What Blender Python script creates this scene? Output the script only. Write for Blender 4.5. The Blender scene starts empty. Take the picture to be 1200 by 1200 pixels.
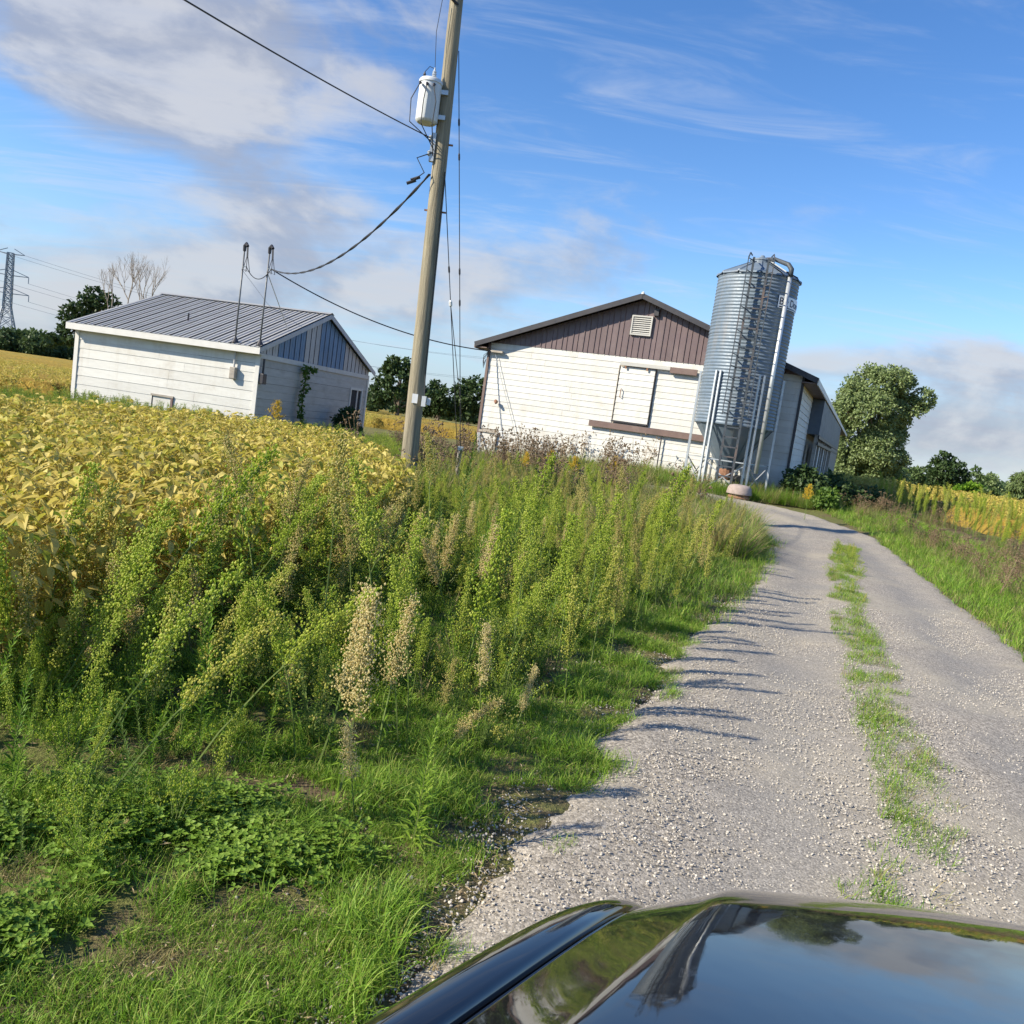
import bpy, bmesh, math, random
import numpy as np
from mathutils import Vector, Matrix, Euler, noise as mnoise
PI = math.pi
rad = math.radians
random.seed(7)
RNG = np.random.default_rng(7)
S = bpy.context.scene
COL = S.collection

# ------------------------------------------------------------------ camera
CAM_F, CAM_P, CAM_A, CAM_H = 971.6, rad(6.42), rad(8.13), 1.75
cF = np.array([0, math.cos(CAM_P), -math.sin(CAM_P)])
_u0 = np.array([0, math.sin(CAM_P), math.cos(CAM_P)])
_r0 = np.array([1.0, 0, 0])
cR = math.cos(CAM_A) * _r0 + math.sin(CAM_A) * _u0
cU = -math.sin(CAM_A) * _r0 + math.cos(CAM_A) * _u0
CPOS = np.array([0, 0, CAM_H])
cam = bpy.data.cameras.new('camera')
cam.sensor_width = 36
cam.lens = 36 * CAM_F / 1200
cam.clip_start = 0.05
cam.clip_end = 6000
co = bpy.data.objects.new('camera', cam)
COL.objects.link(co)
M = Matrix.Identity(4)
for i in range(3):
    M[i][0] = cR[i]; M[i][1] = cU[i]; M[i][2] = -cF[i]; M[i][3] = CPOS[i]
co.matrix_world = M
S.camera = co

def ray(x, y):
    return cF + cR * (x - 600) / CAM_F - cU * (y - 600) / CAM_F
def at(x, y, Y):
    d = ray(x, y); return CPOS + d * Y / d[1]
def ground(x, y, z=0.0):
    d = ray(x, y); return CPOS + d * (z - CAM_H) / d[2]

# ------------------------------------------------------------------ world, sun, exposure
SUN_AZ = (-0.936, -0.353)          # direction towards the sun, on plan
SUN_EL = rad(33)
S.view_settings.view_transform = 'Standard'
S.view_settings.look = 'None'
S.view_settings.gamma = 1
S.view_settings.use_curve_mapping = False
S.view_settings.exposure = 0.70
world = bpy.data.worlds.new('World')
S.world = world
world.use_nodes = True
wt = world.node_tree
wt.nodes.clear()
class NT:
    """small helper that adds nodes to a tree"""
    def __init__(self, t): self.t = t
    def n(self, kind, **kw):
        nd = self.t.nodes.new(kind)
        for k, v in kw.items(): setattr(nd, k, v)
        return nd
    def put(self, sock, v):
        if hasattr(v, 'is_output') or isinstance(v, bpy.types.NodeSocket): self.t.links.new(v, sock)
        else: sock.default_value = v
    def math(self, op, a, b=0.0, c=0.0, clamp=False):
        nd = self.n('ShaderNodeMath', operation=op, use_clamp=clamp)
        self.put(nd.inputs[0], a); self.put(nd.inputs[1], b); self.put(nd.inputs[2], c)
        return nd.outputs[0]
    def vmath(self, op, a, b=None, scale=None):
        nd = self.n('ShaderNodeVectorMath', operation=op)
        self.put(nd.inputs[0], a)
        if b is not None: self.put(nd.inputs[1], b)
        if scale is not None: self.put(nd.inputs['Scale'], scale)
        return nd.outputs['Value'] if op in ('DOT_PRODUCT', 'LENGTH') else nd.outputs[0]
    def noise(self, vec, scale, detail=4, rough=0.55, dist=0.0):
        nd = self.n('ShaderNodeTexNoise')
        if vec is not None: self.put(nd.inputs['Vector'], vec)
        nd.inputs['Scale'].default_value = scale; nd.inputs['Detail'].default_value = detail
        nd.inputs['Roughness'].default_value = rough; nd.inputs['Distortion'].default_value = dist
        return nd.outputs['Fac']
    def ramp(self, fac, stops):
        nd = self.n('ShaderNodeValToRGB')
        e = nd.color_ramp.elements
        while len(e) < len(stops): e.new(0.5)
        for el, (p, c) in zip(e, stops):
            el.position = p; el.color = (*c, 1) if len(c) == 3 else c
        self.put(nd.inputs[0], fac)
        return nd.outputs[0]
    def mix(self, fac, a, b, mode='MIX'):
        nd = self.n('ShaderNodeMix', data_type='RGBA', blend_type=mode)
        self.put(nd.inputs['Factor'], fac)
        self.put(nd.inputs[6], a if not isinstance(a, tuple) else (*a[:3], 1))
        self.put(nd.inputs[7], b if not isinstance(b, tuple) else (*b[:3], 1))
        return nd.outputs[2]
    def maprange(self, v, a, b, c=0.0, d=1.0, smooth=True):
        nd = self.n('ShaderNodeMapRange', interpolation_type='SMOOTHSTEP' if smooth else 'LINEAR')
        self.put(nd.inputs[0], v)
        for i, x in enumerate((a, b, c, d)): self.put(nd.inputs[1 + i], x)
        return nd.outputs[0]
W = NT(wt)
sky = W.n('ShaderNodeTexSky', sky_type='NISHITA')
sky.sun_disc = False
sky.sun_elevation = SUN_EL
sky.sun_rotation = math.atan2(SUN_AZ[0], SUN_AZ[1])
sky.altitude = 200; sky.air_density = 1.0; sky.dust_density = 0.15; sky.ozone_density = 2.5
SKY_K = 0.125
tc = W.n('ShaderNodeTexCoord')
D = tc.outputs['Generated']
sep = W.n('ShaderNodeSeparateXYZ'); W.put(sep.inputs[0], D)
zz = W.math('ADD', W.math('MAXIMUM', sep.outputs[2], 0.0), 0.12)
cmb = W.n('ShaderNodeCombineXYZ')
W.put(cmb.inputs[0], W.math('DIVIDE', sep.outputs[0], zz)); W.put(cmb.inputs[1], W.math('DIVIDE', sep.outputs[1], zz))
PL = cmb.outputs[0]
CD = W.vmath('MULTIPLY', D, (1.0, 1.0, 2.1))
lump = W.noise(CD, 4.6, 8, 0.56, 0.25)
wisp = W.noise(W.vmath('MULTIPLY', PL, (0.8, 2.6, 1)), 1.6, 6, 0.62, 0.8)
cov = None
def blob(px, py, sw, sh, w):
    """a bank of cloud standing in this direction of the sky"""
    c = ray(px, py); c = c / np.linalg.norm(c)
    h = np.cross(c, [0, 0, 1.0]); h /= np.linalg.norm(h); v = np.cross(h, c)
    d = W.vmath('SUBTRACT', D, tuple(c))
    du = W.math('MULTIPLY', W.vmath('DOT_PRODUCT', d, tuple(h)), 1000 / sw)
    dv = W.math('MULTIPLY', W.vmath('DOT_PRODUCT', d, tuple(v)), 1000 / sh)
    g = W.math('EXPONENT', W.math('MULTIPLY', W.math('ADD', W.math('MULTIPLY', du, du), W.math('MULTIPLY', dv, dv)), -1.0))
    g = W.math('MULTIPLY', g, w)
    global cov
    cov = g if cov is None else W.math('ADD', cov, g)
for b in ((300, 50, 190, 80, 0.42), (120, 60, 160, 90, 0.3), (380, 235, 150, 45, 0.20), (430, 320, 190, 60, 0.27), (120, 320, 260, 90, 0.25),
          (1140, 425, 110, 38, 0.33), (1150, 510, 130, 40, 0.33), (1075, 195, 70, 30, 0.13),
          (650, 310, 110, 45, 0.16), (1120, 275, 60, 18, 0.16), (940, 430, 50, 25, 0.12)):
    blob(*b)
low = W.math('MULTIPLY', W.maprange(sep.outputs[2], 0.02, 0.30, 1.0, 0.0), 0.13)
dens = W.math('ADD', W.math('ADD', W.math('ADD', lump, cov), low), -0.66)
cmask = W.maprange(dens, 0.0, 0.26)
covw = W.math('ADD', W.math('ADD', wisp, W.math('MULTIPLY', cov, 0.5)), -0.52)
wmask = W.math('MULTIPLY', W.maprange(covw, -0.02, 0.34), 0.58)
body = W.noise(W.vmath('ADD', CD, (-0.035, -0.01, 0.06)), 4.6, 8, 0.56, 0.25)
shade = W.maprange(W.math('SUBTRACT', lump, body), -0.07, 0.10)
white = (0.67, 0.68, 0.72); grey = (0.40, 0.44, 0.55)
kk = 0.60 / SKY_K
ccol = W.mix(shade, tuple(kk * x for x in grey), tuple(kk * x for x in white))
wcol = tuple(kk * x for x in (0.68, 0.75, 0.88))
hs = W.n('ShaderNodeHueSaturation'); hs.inputs['Saturation'].default_value = 1.25; hs.inputs['Hue'].default_value = 0.508; hs.inputs['Value'].default_value = 1.0
W.put(hs.inputs['Color'], sky.outputs[0])
hz = W.math('MULTIPLY', W.maprange(sep.outputs[2], -0.02, 0.22, 1.0, 0.0), 0.8)
c0 = W.mix(hz, hs.outputs[0], tuple(kk * x for x in (0.36, 0.50, 0.74)))
c1 = W.mix(wmask, c0, wcol)
c2 = W.mix(W.math('MULTIPLY', cmask, 0.8), c1, ccol)
bg = W.n('ShaderNodeBackground'); bg.inputs['Strength'].default_value = SKY_K
W.put(bg.inputs['Color'], c2)
wo = W.n('ShaderNodeOutputWorld'); wt.links.new(bg.outputs[0], wo.inputs[0])

sl = bpy.data.lights.new('sun', 'SUN'); sl.energy = 5.0; sl.angle = rad(0.53); sl.color = (1.0, 0.91, 0.74)
so = bpy.data.objects.new('sun', sl); COL.objects.link(so)
sd = Vector((SUN_AZ[0] * math.cos(SUN_EL), SUN_AZ[1] * math.cos(SUN_EL), math.sin(SUN_EL)))
so.rotation_euler = sd.to_track_quat('Z', 'Y').to_euler()
so.location = sd * 60

# ------------------------------------------------------------------ terrain height
def sm(a, b, x):
    t = np.clip((np.asarray(x, float) - a) / (b - a), 0, 1); return t * t * (3 - 2 * t)
def tz(x, y):
    x = np.asarray(x, float); y = np.asarray(y, float)
    z = 0.40 * sm(17, 26, y) * sm(-3, 4, x) * (1 - sm(60, 120, y))
    d = np.hypot(x, y)
    w = sm(-0.42, -0.16, x / np.maximum(y, 1.0))
    wr = sm(0.30, 0.48, x / np.maximum(y, 1.0))
    z = z - (0.0015 + 0.0085 * w + 0.0065 * wr) * np.clip(d - 45, 0, 260)
    return z
def gp(px, py, dz=0.0):
    """point of the terrain (plus dz) seen at this pixel"""
    z = 0.0
    for _ in range(25):
        p = ground(px, py, z + dz)
        z = 0.5 * z + 0.5 * float(tz(p[0], p[1]))
    return Vector((p[0], p[1], z))

# ------------------------------------------------------------------ object helpers
def tag(o, label=None, cat=None, group=None, kind=None):
    if label: o['label'] = label
    if cat: o['category'] = cat
    if group: o['group'] = group
    if kind: o['kind'] = kind
    return o
def thing(name, label, cat, loc=(0, 0, 0), rz=0.0, group=None):
    o = bpy.data.objects.new(name, None); COL.objects.link(o)
    o.location = loc; o.rotation_euler = (0, 0, rz); o.empty_display_size = 0.2
    return tag(o, label, cat, group)
class MB:
    """collects faces, each with a material slot"""
    def __init__(self): self.v = []; self.f = []; self.m = []
    def add(self, vs, fs, m=0):
        n = len(self.v); self.v.extend([tuple(p) for p in vs])
        self.f.extend([tuple(i + n for i in f) for f in fs]); self.m.extend([m] * len(fs)); return self
    def box(self, a, b, m=0):
        x0, y0, z0 = a; x1, y1, z1 = b
        return self.add([(x0,y0,z0),(x1,y0,z0),(x1,y1,z0),(x0,y1,z0),(x0,y0,z1),(x1,y0,z1),(x1,y1,z1),(x0,y1,z1)],
                        [(0,3,2,1),(4,5,6,7),(0,1,5,4),(1,2,6,5),(2,3,7,6),(3,0,4,7)], m)
    def bar(self, a, b, w, h=None, up=(0, 0, 1), m=0):
        a = Vector(a); b = Vector(b); h = h or w
        d = (b - a).normalized(); u = Vector(up)
        if abs(d.dot(u)) > 0.98: u = Vector((0, 1, 0))
        s = d.cross(u).normalized(); u = s.cross(d).normalized()
        vs = [p + s * sx * w / 2 + u * sy * h / 2 for p in (a, b) for sx, sy in ((-1,-1),(1,-1),(1,1),(-1,1))]
        return self.add(vs, [(3,2,1,0),(4,5,6,7),(0,1,5,4),(1,2,6,5),(2,3,7,6),(3,0,4,7)], m)
    def tube(self, pts, rads, n=6, m=0, caps=True):
        pts = [Vector(p) for p in pts]
        if not hasattr(rads, '__len__'): rads = [rads] * len(pts)
        rings = []; ref = None
        for i, p in enumerate(pts):
            d = (pts[min(i + 1, len(pts) - 1)] - pts[max(i - 1, 0)])
            d = d.normalized() if d.length > 1e-9 else Vector((0, 0, 1))
            if ref is None:
                ref = d.orthogonal().normalized()
            ref = (ref - d * ref.dot(d))
            ref = ref.normalized() if ref.length > 1e-6 else d.orthogonal().normalized()
            s = d.cross(ref)
            rings.append([p + (ref * math.cos(2*PI*k/n) + s * math.sin(2*PI*k/n)) * rads[i] for k in range(n)])
        vs = [q for r in rings for q in r]; fs = []
        for i in range(len(pts) - 1):
            for k in range(n):
                fs.append((i*n+k, i*n+(k+1)%n, (i+1)*n+(k+1)%n, (i+1)*n+k))
        if caps and n > 2:
            fs.append(tuple(range(n - 1, -1, -1))); fs.append(tuple((len(pts)-1)*n + k for k in range(n)))
        return self.add(vs, fs, m)
    def lathe(self, prof, n=24, c=(0, 0, 0), m=0, a0=0.0, a1=2 * PI):
        full = abs(a1 - a0 - 2 * PI) < 1e-6
        k = n if full else n + 1
        vs = [(c[0] + r * math.cos(a0 + (a1 - a0) * j / n), c[1] + r * math.sin(a0 + (a1 - a0) * j / n), c[2] + z) for r, z in prof for j in range(k)]
        fs = []
        for i in range(len(prof) - 1):
            for j in range(n):
                j2 = (j + 1) % k
                fs.append((i*k+j, i*k+j2, (i+1)*k+j2, (i+1)*k+j))
        return self.add(vs, fs, m)
    def leaf(self, base, d, length, width, nrm=None, droop=0.0, fold=0.25, m=0):
        """a folded, drooping leaf blade of four triangles"""
        b = Vector(base); d = Vector(d).normalized()
        s = d.cross(Vector(nrm) if nrm is not None else Vector((0, 0, 1)))
        s = s.normalized() if s.length > 1e-4 else d.orthogonal().normalized()
        u = s.cross(d)
        mid = b + d * length * 0.45 - u * fold * width * 0.5
        tip = b + d * length - Vector((0, 0, droop * length))
        l = b + d * length * 0.42 + s * width / 2 + u * fold * width * 0.3
        r = b + d * length * 0.42 - s * width / 2 + u * fold * width * 0.3
        return self.add([b, r, tip, l, mid], [(0, 1, 4), (1, 2, 4), (2, 3, 4), (3, 0, 4)], m)
    def bud(self, c, r, m=0, st=1.0):
        c = Vector(c); a = random.random() * 6.28; ca, sa = math.cos(a) * r, math.sin(a) * r
        return self.add([c + Vector((0,0,-r*st)), c + Vector((ca,sa,0)), c + Vector((-sa,ca,0)), c + Vector((-ca,-sa,0)), c + Vector((sa,-ca,0)), c + Vector((0,0,r*st))],
                        [(0,2,1),(0,3,2),(0,4,3),(0,1,4),(5,1,2),(5,2,3),(5,3,4),(5,4,1)], m)
    def blade(self, base, d, length, width, bend=0.5, m=0, seg=3):
        """a grass blade that arches over"""
        p = Vector(base); d = Vector(d).normalized(); s = d.cross(Vector((0, 0, 1)))
        s = s.normalized() if s.length > 1e-3 else Vector((1, 0, 0))
        ax = Vector((d.x, d.y, 0)); ax = ax.normalized() if ax.length > 1e-3 else Vector((1, 0, 0))
        vs = []; L = length / seg
        for i in range(seg):
            w = width * (1 - 0.75 * i / seg) / 2
            vs += [p - s * w, p + s * w]
            d = (d + (ax * 0.6 - Vector((0, 0, 0.9))) * bend * (i + 1) / seg).normalized() if i else d
            p = p + d * L
        vs.append(p)
        fs = [(2*i, 2*i+1, 2*i+3, 2*i+2) for i in range(seg - 1)] + [(2*seg-2, 2*seg-1, 2*seg)]
        return self.add(vs, fs, m)
    def join(self, o, mo=0):
        n = len(self.v); self.v.extend(o.v); self.f.extend([tuple(i + n for i in f) for f in o.f]); self.m.extend([k + mo for k in o.m]); return self
    def mesh(self, name, mats, smooth=False):
        me = bpy.data.meshes.new(name); me.from_pydata(self.v, [], self.f); 
        mats = mats if isinstance(mats, (list, tuple)) else [mats]
        for x in mats: me.materials.append(x)
        if len(mats) > 1: me.polygons.foreach_set('material_index', self.m)
        if smooth: me.polygons.foreach_set('use_smooth', [True] * len(me.polygons))
        me.update(); return me
    def build(self, name, mats, parent=None, smooth=False, bevel=0.0):
        me = self.mesh(name, mats, smooth)
        return put(name, me, parent, bevel)
def put(name, me, parent=None, bevel=0.0, loc=None, rot=None, scl=None, link=True):
    o = bpy.data.objects.new(name, me)
    if link: COL.objects.link(o)
    if parent: o.parent = parent
    if loc is not None: o.location = loc
    if rot is not None: o.rotation_euler = rot
    if scl is not None: o.scale = (scl,) * 3 if not hasattr(scl, '__len__') else scl
    if bevel:
        md = o.modifiers.new('bevel', 'BEVEL'); md.width = bevel; md.segments = 2; md.limit_method = 'ANGLE'
    return o
def copy_tree(o, parent=None):
    c = o.copy(); COL.objects.link(c); c.parent = parent
    for ch in list(o.children): copy_tree(ch, c)
    return c

# ------------------------------------------------------------------ materials
def mat(name, col, rough=0.7, var=0.15, scale=3.0, bump=0.0, bscale=40.0, metal=0.0, stretch=(1, 1, 1), dirt=None, dscale=1.2, damt=0.5, coords='Object', island=0.0, spec=0.5, streak=None):
    m = bpy.data.materials.new(name); m.use_nodes = True
    t = NT(m.node_tree); bs = m.node_tree.nodes['Principled BSDF']
    v = t.n('ShaderNodeTexCoord').outputs[coords]
    vv = t.vmath('MULTIPLY', v, stretch)
    nz = t.noise(vv, scale, 6, 0.6)
    lo = tuple(max(0, c * (1 - var)) for c in col); hi = tuple(min(1, c * (1 + var)) for c in col)
    c = t.ramp(nz, [(0.3, lo), (0.7, hi)])
    if dirt:
        dn = t.noise(v, dscale, 8, 0.68)
        c = t.mix(t.math('MULTIPLY', t.maprange(dn, 0.48, 0.72), damt), c, dirt)
    if streak:
        sn = t.noise(t.vmath('MULTIPLY', v, streak[0]), 1.0, 5, 0.6)
        c = t.mix(t.math('MULTIPLY', t.maprange(sn, 0.5, 0.75), streak[2]), c, streak[1])
    if island:
        g = t.n('ShaderNodeObjectInfo').outputs['Random']
        h = t.n('ShaderNodeHueSaturation'); t.put(h.inputs['Color'], c)
        t.put(h.inputs['Value'], t.maprange(g, 0, 1, 1 - island, 1 + island, False)); c = h.outputs[0]
    t.put(bs.inputs['Base Color'], c)
    t.put(bs.inputs['Roughness'], t.maprange(t.noise(vv, scale * 2.3, 3), 0.3, 0.7, max(0.02, rough - 0.08), min(1, rough + 0.08)))
    bs.inputs['Metallic'].default_value = metal
    bs.inputs['Specular IOR Level'].default_value = spec
    if bump:
        b = t.n('ShaderNodeBump'); b.inputs['Strength'].default_value = bump; b.inputs['Distance'].default_value = 0.02
        t.put(b.inputs['Height'], t.noise(vv, bscale, 5, 0.6)); t.put(bs.inputs['Normal'], b.outputs[0])
    return m
def leafmat(name, cols, trans=0.3, rough=0.55, tint=None):
    """leaf colours spread over the leaves of a plant and from plant to plant"""
    m = bpy.data.materials.new(name); m.use_nodes = True
    t = NT(m.node_tree); bs = m.node_tree.nodes['Principled BSDF']; out = m.node_tree.nodes['Material Output']
    isl = t.n('ShaderNodeNewGeometry').outputs['Random Per Island']
    obr = t.n('ShaderNodeObjectInfo').outputs['Random']
    f = t.math('FRACT', t.math('ADD', isl, t.math('MULTIPLY', obr, 0.37)))
    f = t.math('ADD', t.math('MULTIPLY', isl, 0.65), t.math('MULTIPLY', obr, 0.35))
    k = len(cols)
    c = t.ramp(f, [((i + 0.3) / k, cc) for i, cc in enumerate(cols)])
    t.put(bs.inputs['Base Color'], c); bs.inputs['Roughness'].default_value = rough
    bs.inputs['Specular IOR Level'].default_value = 0.3
    tr = t.n('ShaderNodeBsdfTranslucent'); t.put(tr.inputs[0], c)
    mx = t.n('ShaderNodeMixShader'); mx.inputs[0].default_value = trans
    m.node_tree.links.new(bs.outputs[0], mx.inputs[1]); m.node_tree.links.new(tr.outputs[0], mx.inputs[2])
    m.node_tree.links.new(mx.outputs[0], out.inputs[0])
    return m
MT = {}
MT['white_board'] = mat('white_board', (0.61, 0.60, 0.565), 0.6, 0.06, 2.0, 0.15, 30, stretch=(1, 1, 6), dirt=(0.42, 0.37, 0.30), dscale=1.3, damt=0.42, island=0.06, streak=((5, 5, 0.35), (0.46, 0.42, 0.35), 0.30))
MT['white_trim'] = mat('white_trim', (0.66, 0.64, 0.60), 0.5, 0.05, 3, 0.1, 25, dirt=(0.55, 0.5, 0.42), damt=0.25)
MT['grey_board'] = mat('grey_board', (0.46, 0.45, 0.42), 0.7, 0.10, 2.0, 0.2, 30, stretch=(1, 1, 6), dirt=(0.30, 0.27, 0.23), dscale=1.1, damt=0.5, island=0.06)
MT['brown_metal'] = mat('brown_metal', (0.138, 0.096, 0.098), 0.5, 0.10, 1.5, 0.05, 20, dirt=(0.22, 0.17, 0.16), damt=0.4, island=0.05)
MT['brown_trim'] = mat('brown_trim', (0.16, 0.105, 0.09), 0.55, 0.15, 3, 0.1, 30, dirt=(0.25, 0.2, 0.17), damt=0.4)
MT['dark_trim'] = mat('dark_trim', (0.032, 0.03, 0.036), 0.5, 0.2, 3)
MT['grey_wood'] = mat('grey_wood', (0.36, 0.32, 0.27), 0.8, 0.25, 2.5, 0.3, 35, stretch=(1, 1, 6))
MT['roof_metal'] = mat('roof_metal', (0.31, 0.31, 0.305), 0.5, 0.10, 1.2, 0.05, 12, metal=0.0, dirt=(0.30, 0.29, 0.28), damt=0.45, island=0.05)
MT['blue_metal'] = mat('blue_metal', (0.13, 0.23, 0.36), 0.5, 0.10, 2, 0.05, 15, dirt=(0.25, 0.30, 0.36), damt=0.3, island=0.05)
MT['mast_grey'] = mat('mast_grey', (0.16, 0.165, 0.17), 0.5, 0.15, 5, metal=.2)
MT['annex_metal'] = mat('annex_metal', (0.10, 0.125, 0.155), 0.6, 0.15, 2, dirt=(0.06, 0.06, 0.06))
MT['grey_metal'] = mat('grey_metal', (0.46, 0.45, 0.44), 0.5, 0.10, 2, 0.05, 15, dirt=(0.3, 0.28, 0.27), damt=0.35, island=0.05)
MT['galv'] = mat('galvanized', (0.14, 0.185, 0.235), 0.5, 0.10, 5, 0.04, 30, metal=0.12, dirt=(0.24, 0.27, 0.30), dscale=1.5, damt=0.6, streak=((3.2, 3.2, 0.3), (0.25, 0.23, 0.21), 0.5))
MT['galv_pole'] = mat('galvanized_tube', (0.50, 0.53, 0.55), 0.45, 0.08, 6, 0.03, 30, metal=0.5, dirt=(0.45, 0.45, 0.44), damt=0.4)
MT['galv_dark'] = mat('galvanized_dull', (0.05, 0.062, 0.075), 0.6, 0.2, 5, metal=0.0, dirt=(0.25, 0.15, 0.10), damt=0.5)
MT['rust'] = mat('rust', (0.24, 0.12, 0.07), 0.85, 0.35, 8, 0.2, 40)
MT['black'] = mat('black_rubber', (0.02, 0.02, 0.022), 0.6, 0.2, 6)
MT['cable'] = mat('cable_black', (0.03, 0.03, 0.035), 0.6, 0.2, 6)
MT['pole_wood'] = mat('pole_wood', (0.255, 0.222, 0.155), 0.85, 0.42, 22, 0.7, 60, stretch=(1, 1, 0.05), dirt=(0.20, 0.19, 0.12), dscale=0.8, damt=0.6)
MT['can'] = mat('transformer_grey', (0.62, 0.64, 0.65), 0.4, 0.04, 3, dirt=(0.5, 0.5, 0.48), damt=0.25)
MT['ceramic'] = mat('ceramic_grey', (0.42, 0.46, 0.50), 0.25, 0.08, 5)
MT['plastic_white'] = mat('plastic_white', (0.75, 0.76, 0.76), 0.45, 0.05, 4)
MT['concrete'] = mat('concrete_pink', (0.33, 0.265, 0.235), 0.9, 0.15, 6, 0.4, 30, dirt=(0.35, 0.30, 0.27), damt=0.5)
MT['bark'] = mat('bark', (0.14, 0.11, 0.085), 0.9, 0.35, 4, 0.5, 25, stretch=(1, 1, 0.2))
MT['dead_wood'] = mat('dead_wood', (0.30, 0.26, 0.22), 0.9, 0.25, 4, 0.3, 25)
MT['dark_inside'] = mat('dark_inside', (0.03, 0.03, 0.035), 0.9, 0.2, 3)
MT['sign_white'] = mat('sign_white', (0.86, 0.87, 0.88), 0.4, 0.03, 3)
MT['sign_dark'] = mat('sign_dark', (0.02, 0.03, 0.07), 0.4, 0.1, 3)
MT['tower'] = mat('tower_steel', (0.30, 0.32, 0.34), 0.5, 0.1, 1, metal=0.3)
# plants
MT['stem_green'] = leafmat('stem_green', [(0.12, 0.19, 0.045), (0.17, 0.22, 0.06)], 0.1)
MT['stem_tan'] = leafmat('stem_tan', [(0.30, 0.22, 0.11), (0.24, 0.22, 0.09)], 0.1)
MT['stem_brown'] = leafmat('stem_brown', [(0.17, 0.11, 0.065), (0.22, 0.15, 0.085)], 0.1)
MT['weed_leaf'] = leafmat('weed_leaf', [(0.10, 0.22, 0.018), (0.18, 0.32, 0.028), (0.28, 0.42, 0.045)], 0.45)
MT['fresh_leaf'] = leafmat('fresh_leaf', [(0.18, 0.31, 0.03), (0.27, 0.40, 0.05), (0.36, 0.48, 0.08)], 0.45)
MT['dark_leaf'] = leafmat('dark_leaf', [(0.06, 0.13, 0.02), (0.10, 0.18, 0.028), (0.15, 0.23, 0.04)], 0.35)
MT['bud_green'] = leafmat('bud_green', [(0.42, 0.47, 0.06), (0.56, 0.57, 0.12), (0.66, 0.62, 0.20)], 0.5)
MT['bud_lime'] = leafmat('bud_lime', [(0.30, 0.41, 0.035), (0.44, 0.54, 0.06), (0.56, 0.60, 0.12)], 0.5)
MT['bud_pale'] = leafmat('bud_pale', [(0.44, 0.42, 0.10), (0.56, 0.50, 0.17), (0.62, 0.52, 0.24)], 0.5)
MT['fluff'] = leafmat('fluff', [(0.58, 0.48, 0.19), (0.72, 0.62, 0.30), (0.80, 0.72, 0.42)], 0.5)
MT['yellow_flower'] = leafmat('yellow_flower', [(0.60, 0.40, 0.02), (0.70, 0.50, 0.05)], 0.3)
MT['brown_head'] = leafmat('brown_head', [(0.13, 0.085, 0.05), (0.21, 0.145, 0.085), (0.30, 0.22, 0.13)], 0.15)
MT['straw'] = leafmat('straw', [(0.30, 0.24, 0.10), (0.40, 0.32, 0.15), (0.22, 0.24, 0.08)], 0.3)
MT['dull_grass'] = leafmat('dull_grass', [(0.24, 0.20, 0.09), (0.17, 0.18, 0.06), (0.32, 0.26, 0.13)], 0.3)
MT['grass'] = leafmat('grass_blade', [(0.095, 0.20, 0.015), (0.165, 0.31, 0.025), (0.25, 0.40, 0.045), (0.36, 0.38, 0.10)], 0.35)
MT['clover'] = leafmat('clover_leaf', [(0.09, 0.17, 0.015), (0.14, 0.25, 0.025), (0.22, 0.33, 0.05)], 0.3)
MT['soy_leaf'] = leafmat('soybean_leaf', [(0.32, 0.22, 0.07), (0.38, 0.38, 0.05), (0.55, 0.47, 0.08), (0.66, 0.55, 0.16), (0.60, 0.48, 0.13), (0.50, 0.43, 0.07), (0.24, 0.33, 0.045)], 0.4)
MT['soy_stem'] = leafmat('soybean_stem', [(0.36, 0.29, 0.07), (0.42, 0.31, 0.09)], 0.1)
MT['poplar'] = leafmat('poplar_leaf', [(0.12, 0.18, 0.06), (0.19, 0.26, 0.09), (0.29, 0.35, 0.16), (0.15, 0.21, 0.07)], 0.3)
MT['oak'] = leafmat('oak_leaf', [(0.03, 0.06, 0.018), (0.05, 0.09, 0.028), (0.075, 0.115, 0.038)], 0.25)
MT['midtree'] = leafmat('tree_leaf', [(0.055, 0.10, 0.03), (0.085, 0.14, 0.04), (0.12, 0.17, 0.06)], 0.25)
MT['willow'] = leafmat('willow_leaf', [(0.075, 0.13, 0.04), (0.11, 0.17, 0.055), (0.15, 0.20, 0.07)], 0.3)

def ground_material():
    m = bpy.data.materials.new('soil_and_thatch'); m.use_nodes = True
    t = NT(m.node_tree); bs = m.node_tree.nodes['Principled BSDF']
    v = t.n('ShaderNodeTexCoord').outputs['Object']
    a = t.noise(v, 0.9, 6, 0.65); b = t.noise(v, 9, 6, 0.7); f = t.noise(v, 45, 4, 0.7)
    soil = t.ramp(f, [(0.3, (0.085, 0.058, 0.036)), (0.55, (0.16, 0.115, 0.075)), (0.75, (0.25, 0.19, 0.13))])
    thatch = t.ramp(b, [(0.3, (0.10, 0.105, 0.035)), (0.6, (0.15, 0.16, 0.05)), (0.8, (0.23, 0.20, 0.09))])
    c = t.mix(t.maprange(t.math('ADD', a, t.math('MULTIPLY', b, 0.4)), 0.58, 0.80), soil, thatch)
    far = t.vmath('LENGTH', v)
    c = t.mix(t.maprange(far, 25, 60), c, t.ramp(a, [(0.35, (0.15, 0.16, 0.05)), (0.65, (0.24, 0.20, 0.07))]))
    t.put(bs.inputs['Base Color'], c); bs.inputs['Roughness'].default_value = 0.95; bs.inputs['Specular IOR Level'].default_value = 0.15
    bp = t.n('ShaderNodeBump'); bp.inputs['Strength'].default_value = 0.8; bp.inputs['Distance'].default_value = 0.03
    t.put(bp.inputs['Height'], t.math('ADD', f, b)); t.put(bs.inputs['Normal'], bp.outputs[0])
    return m
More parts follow.
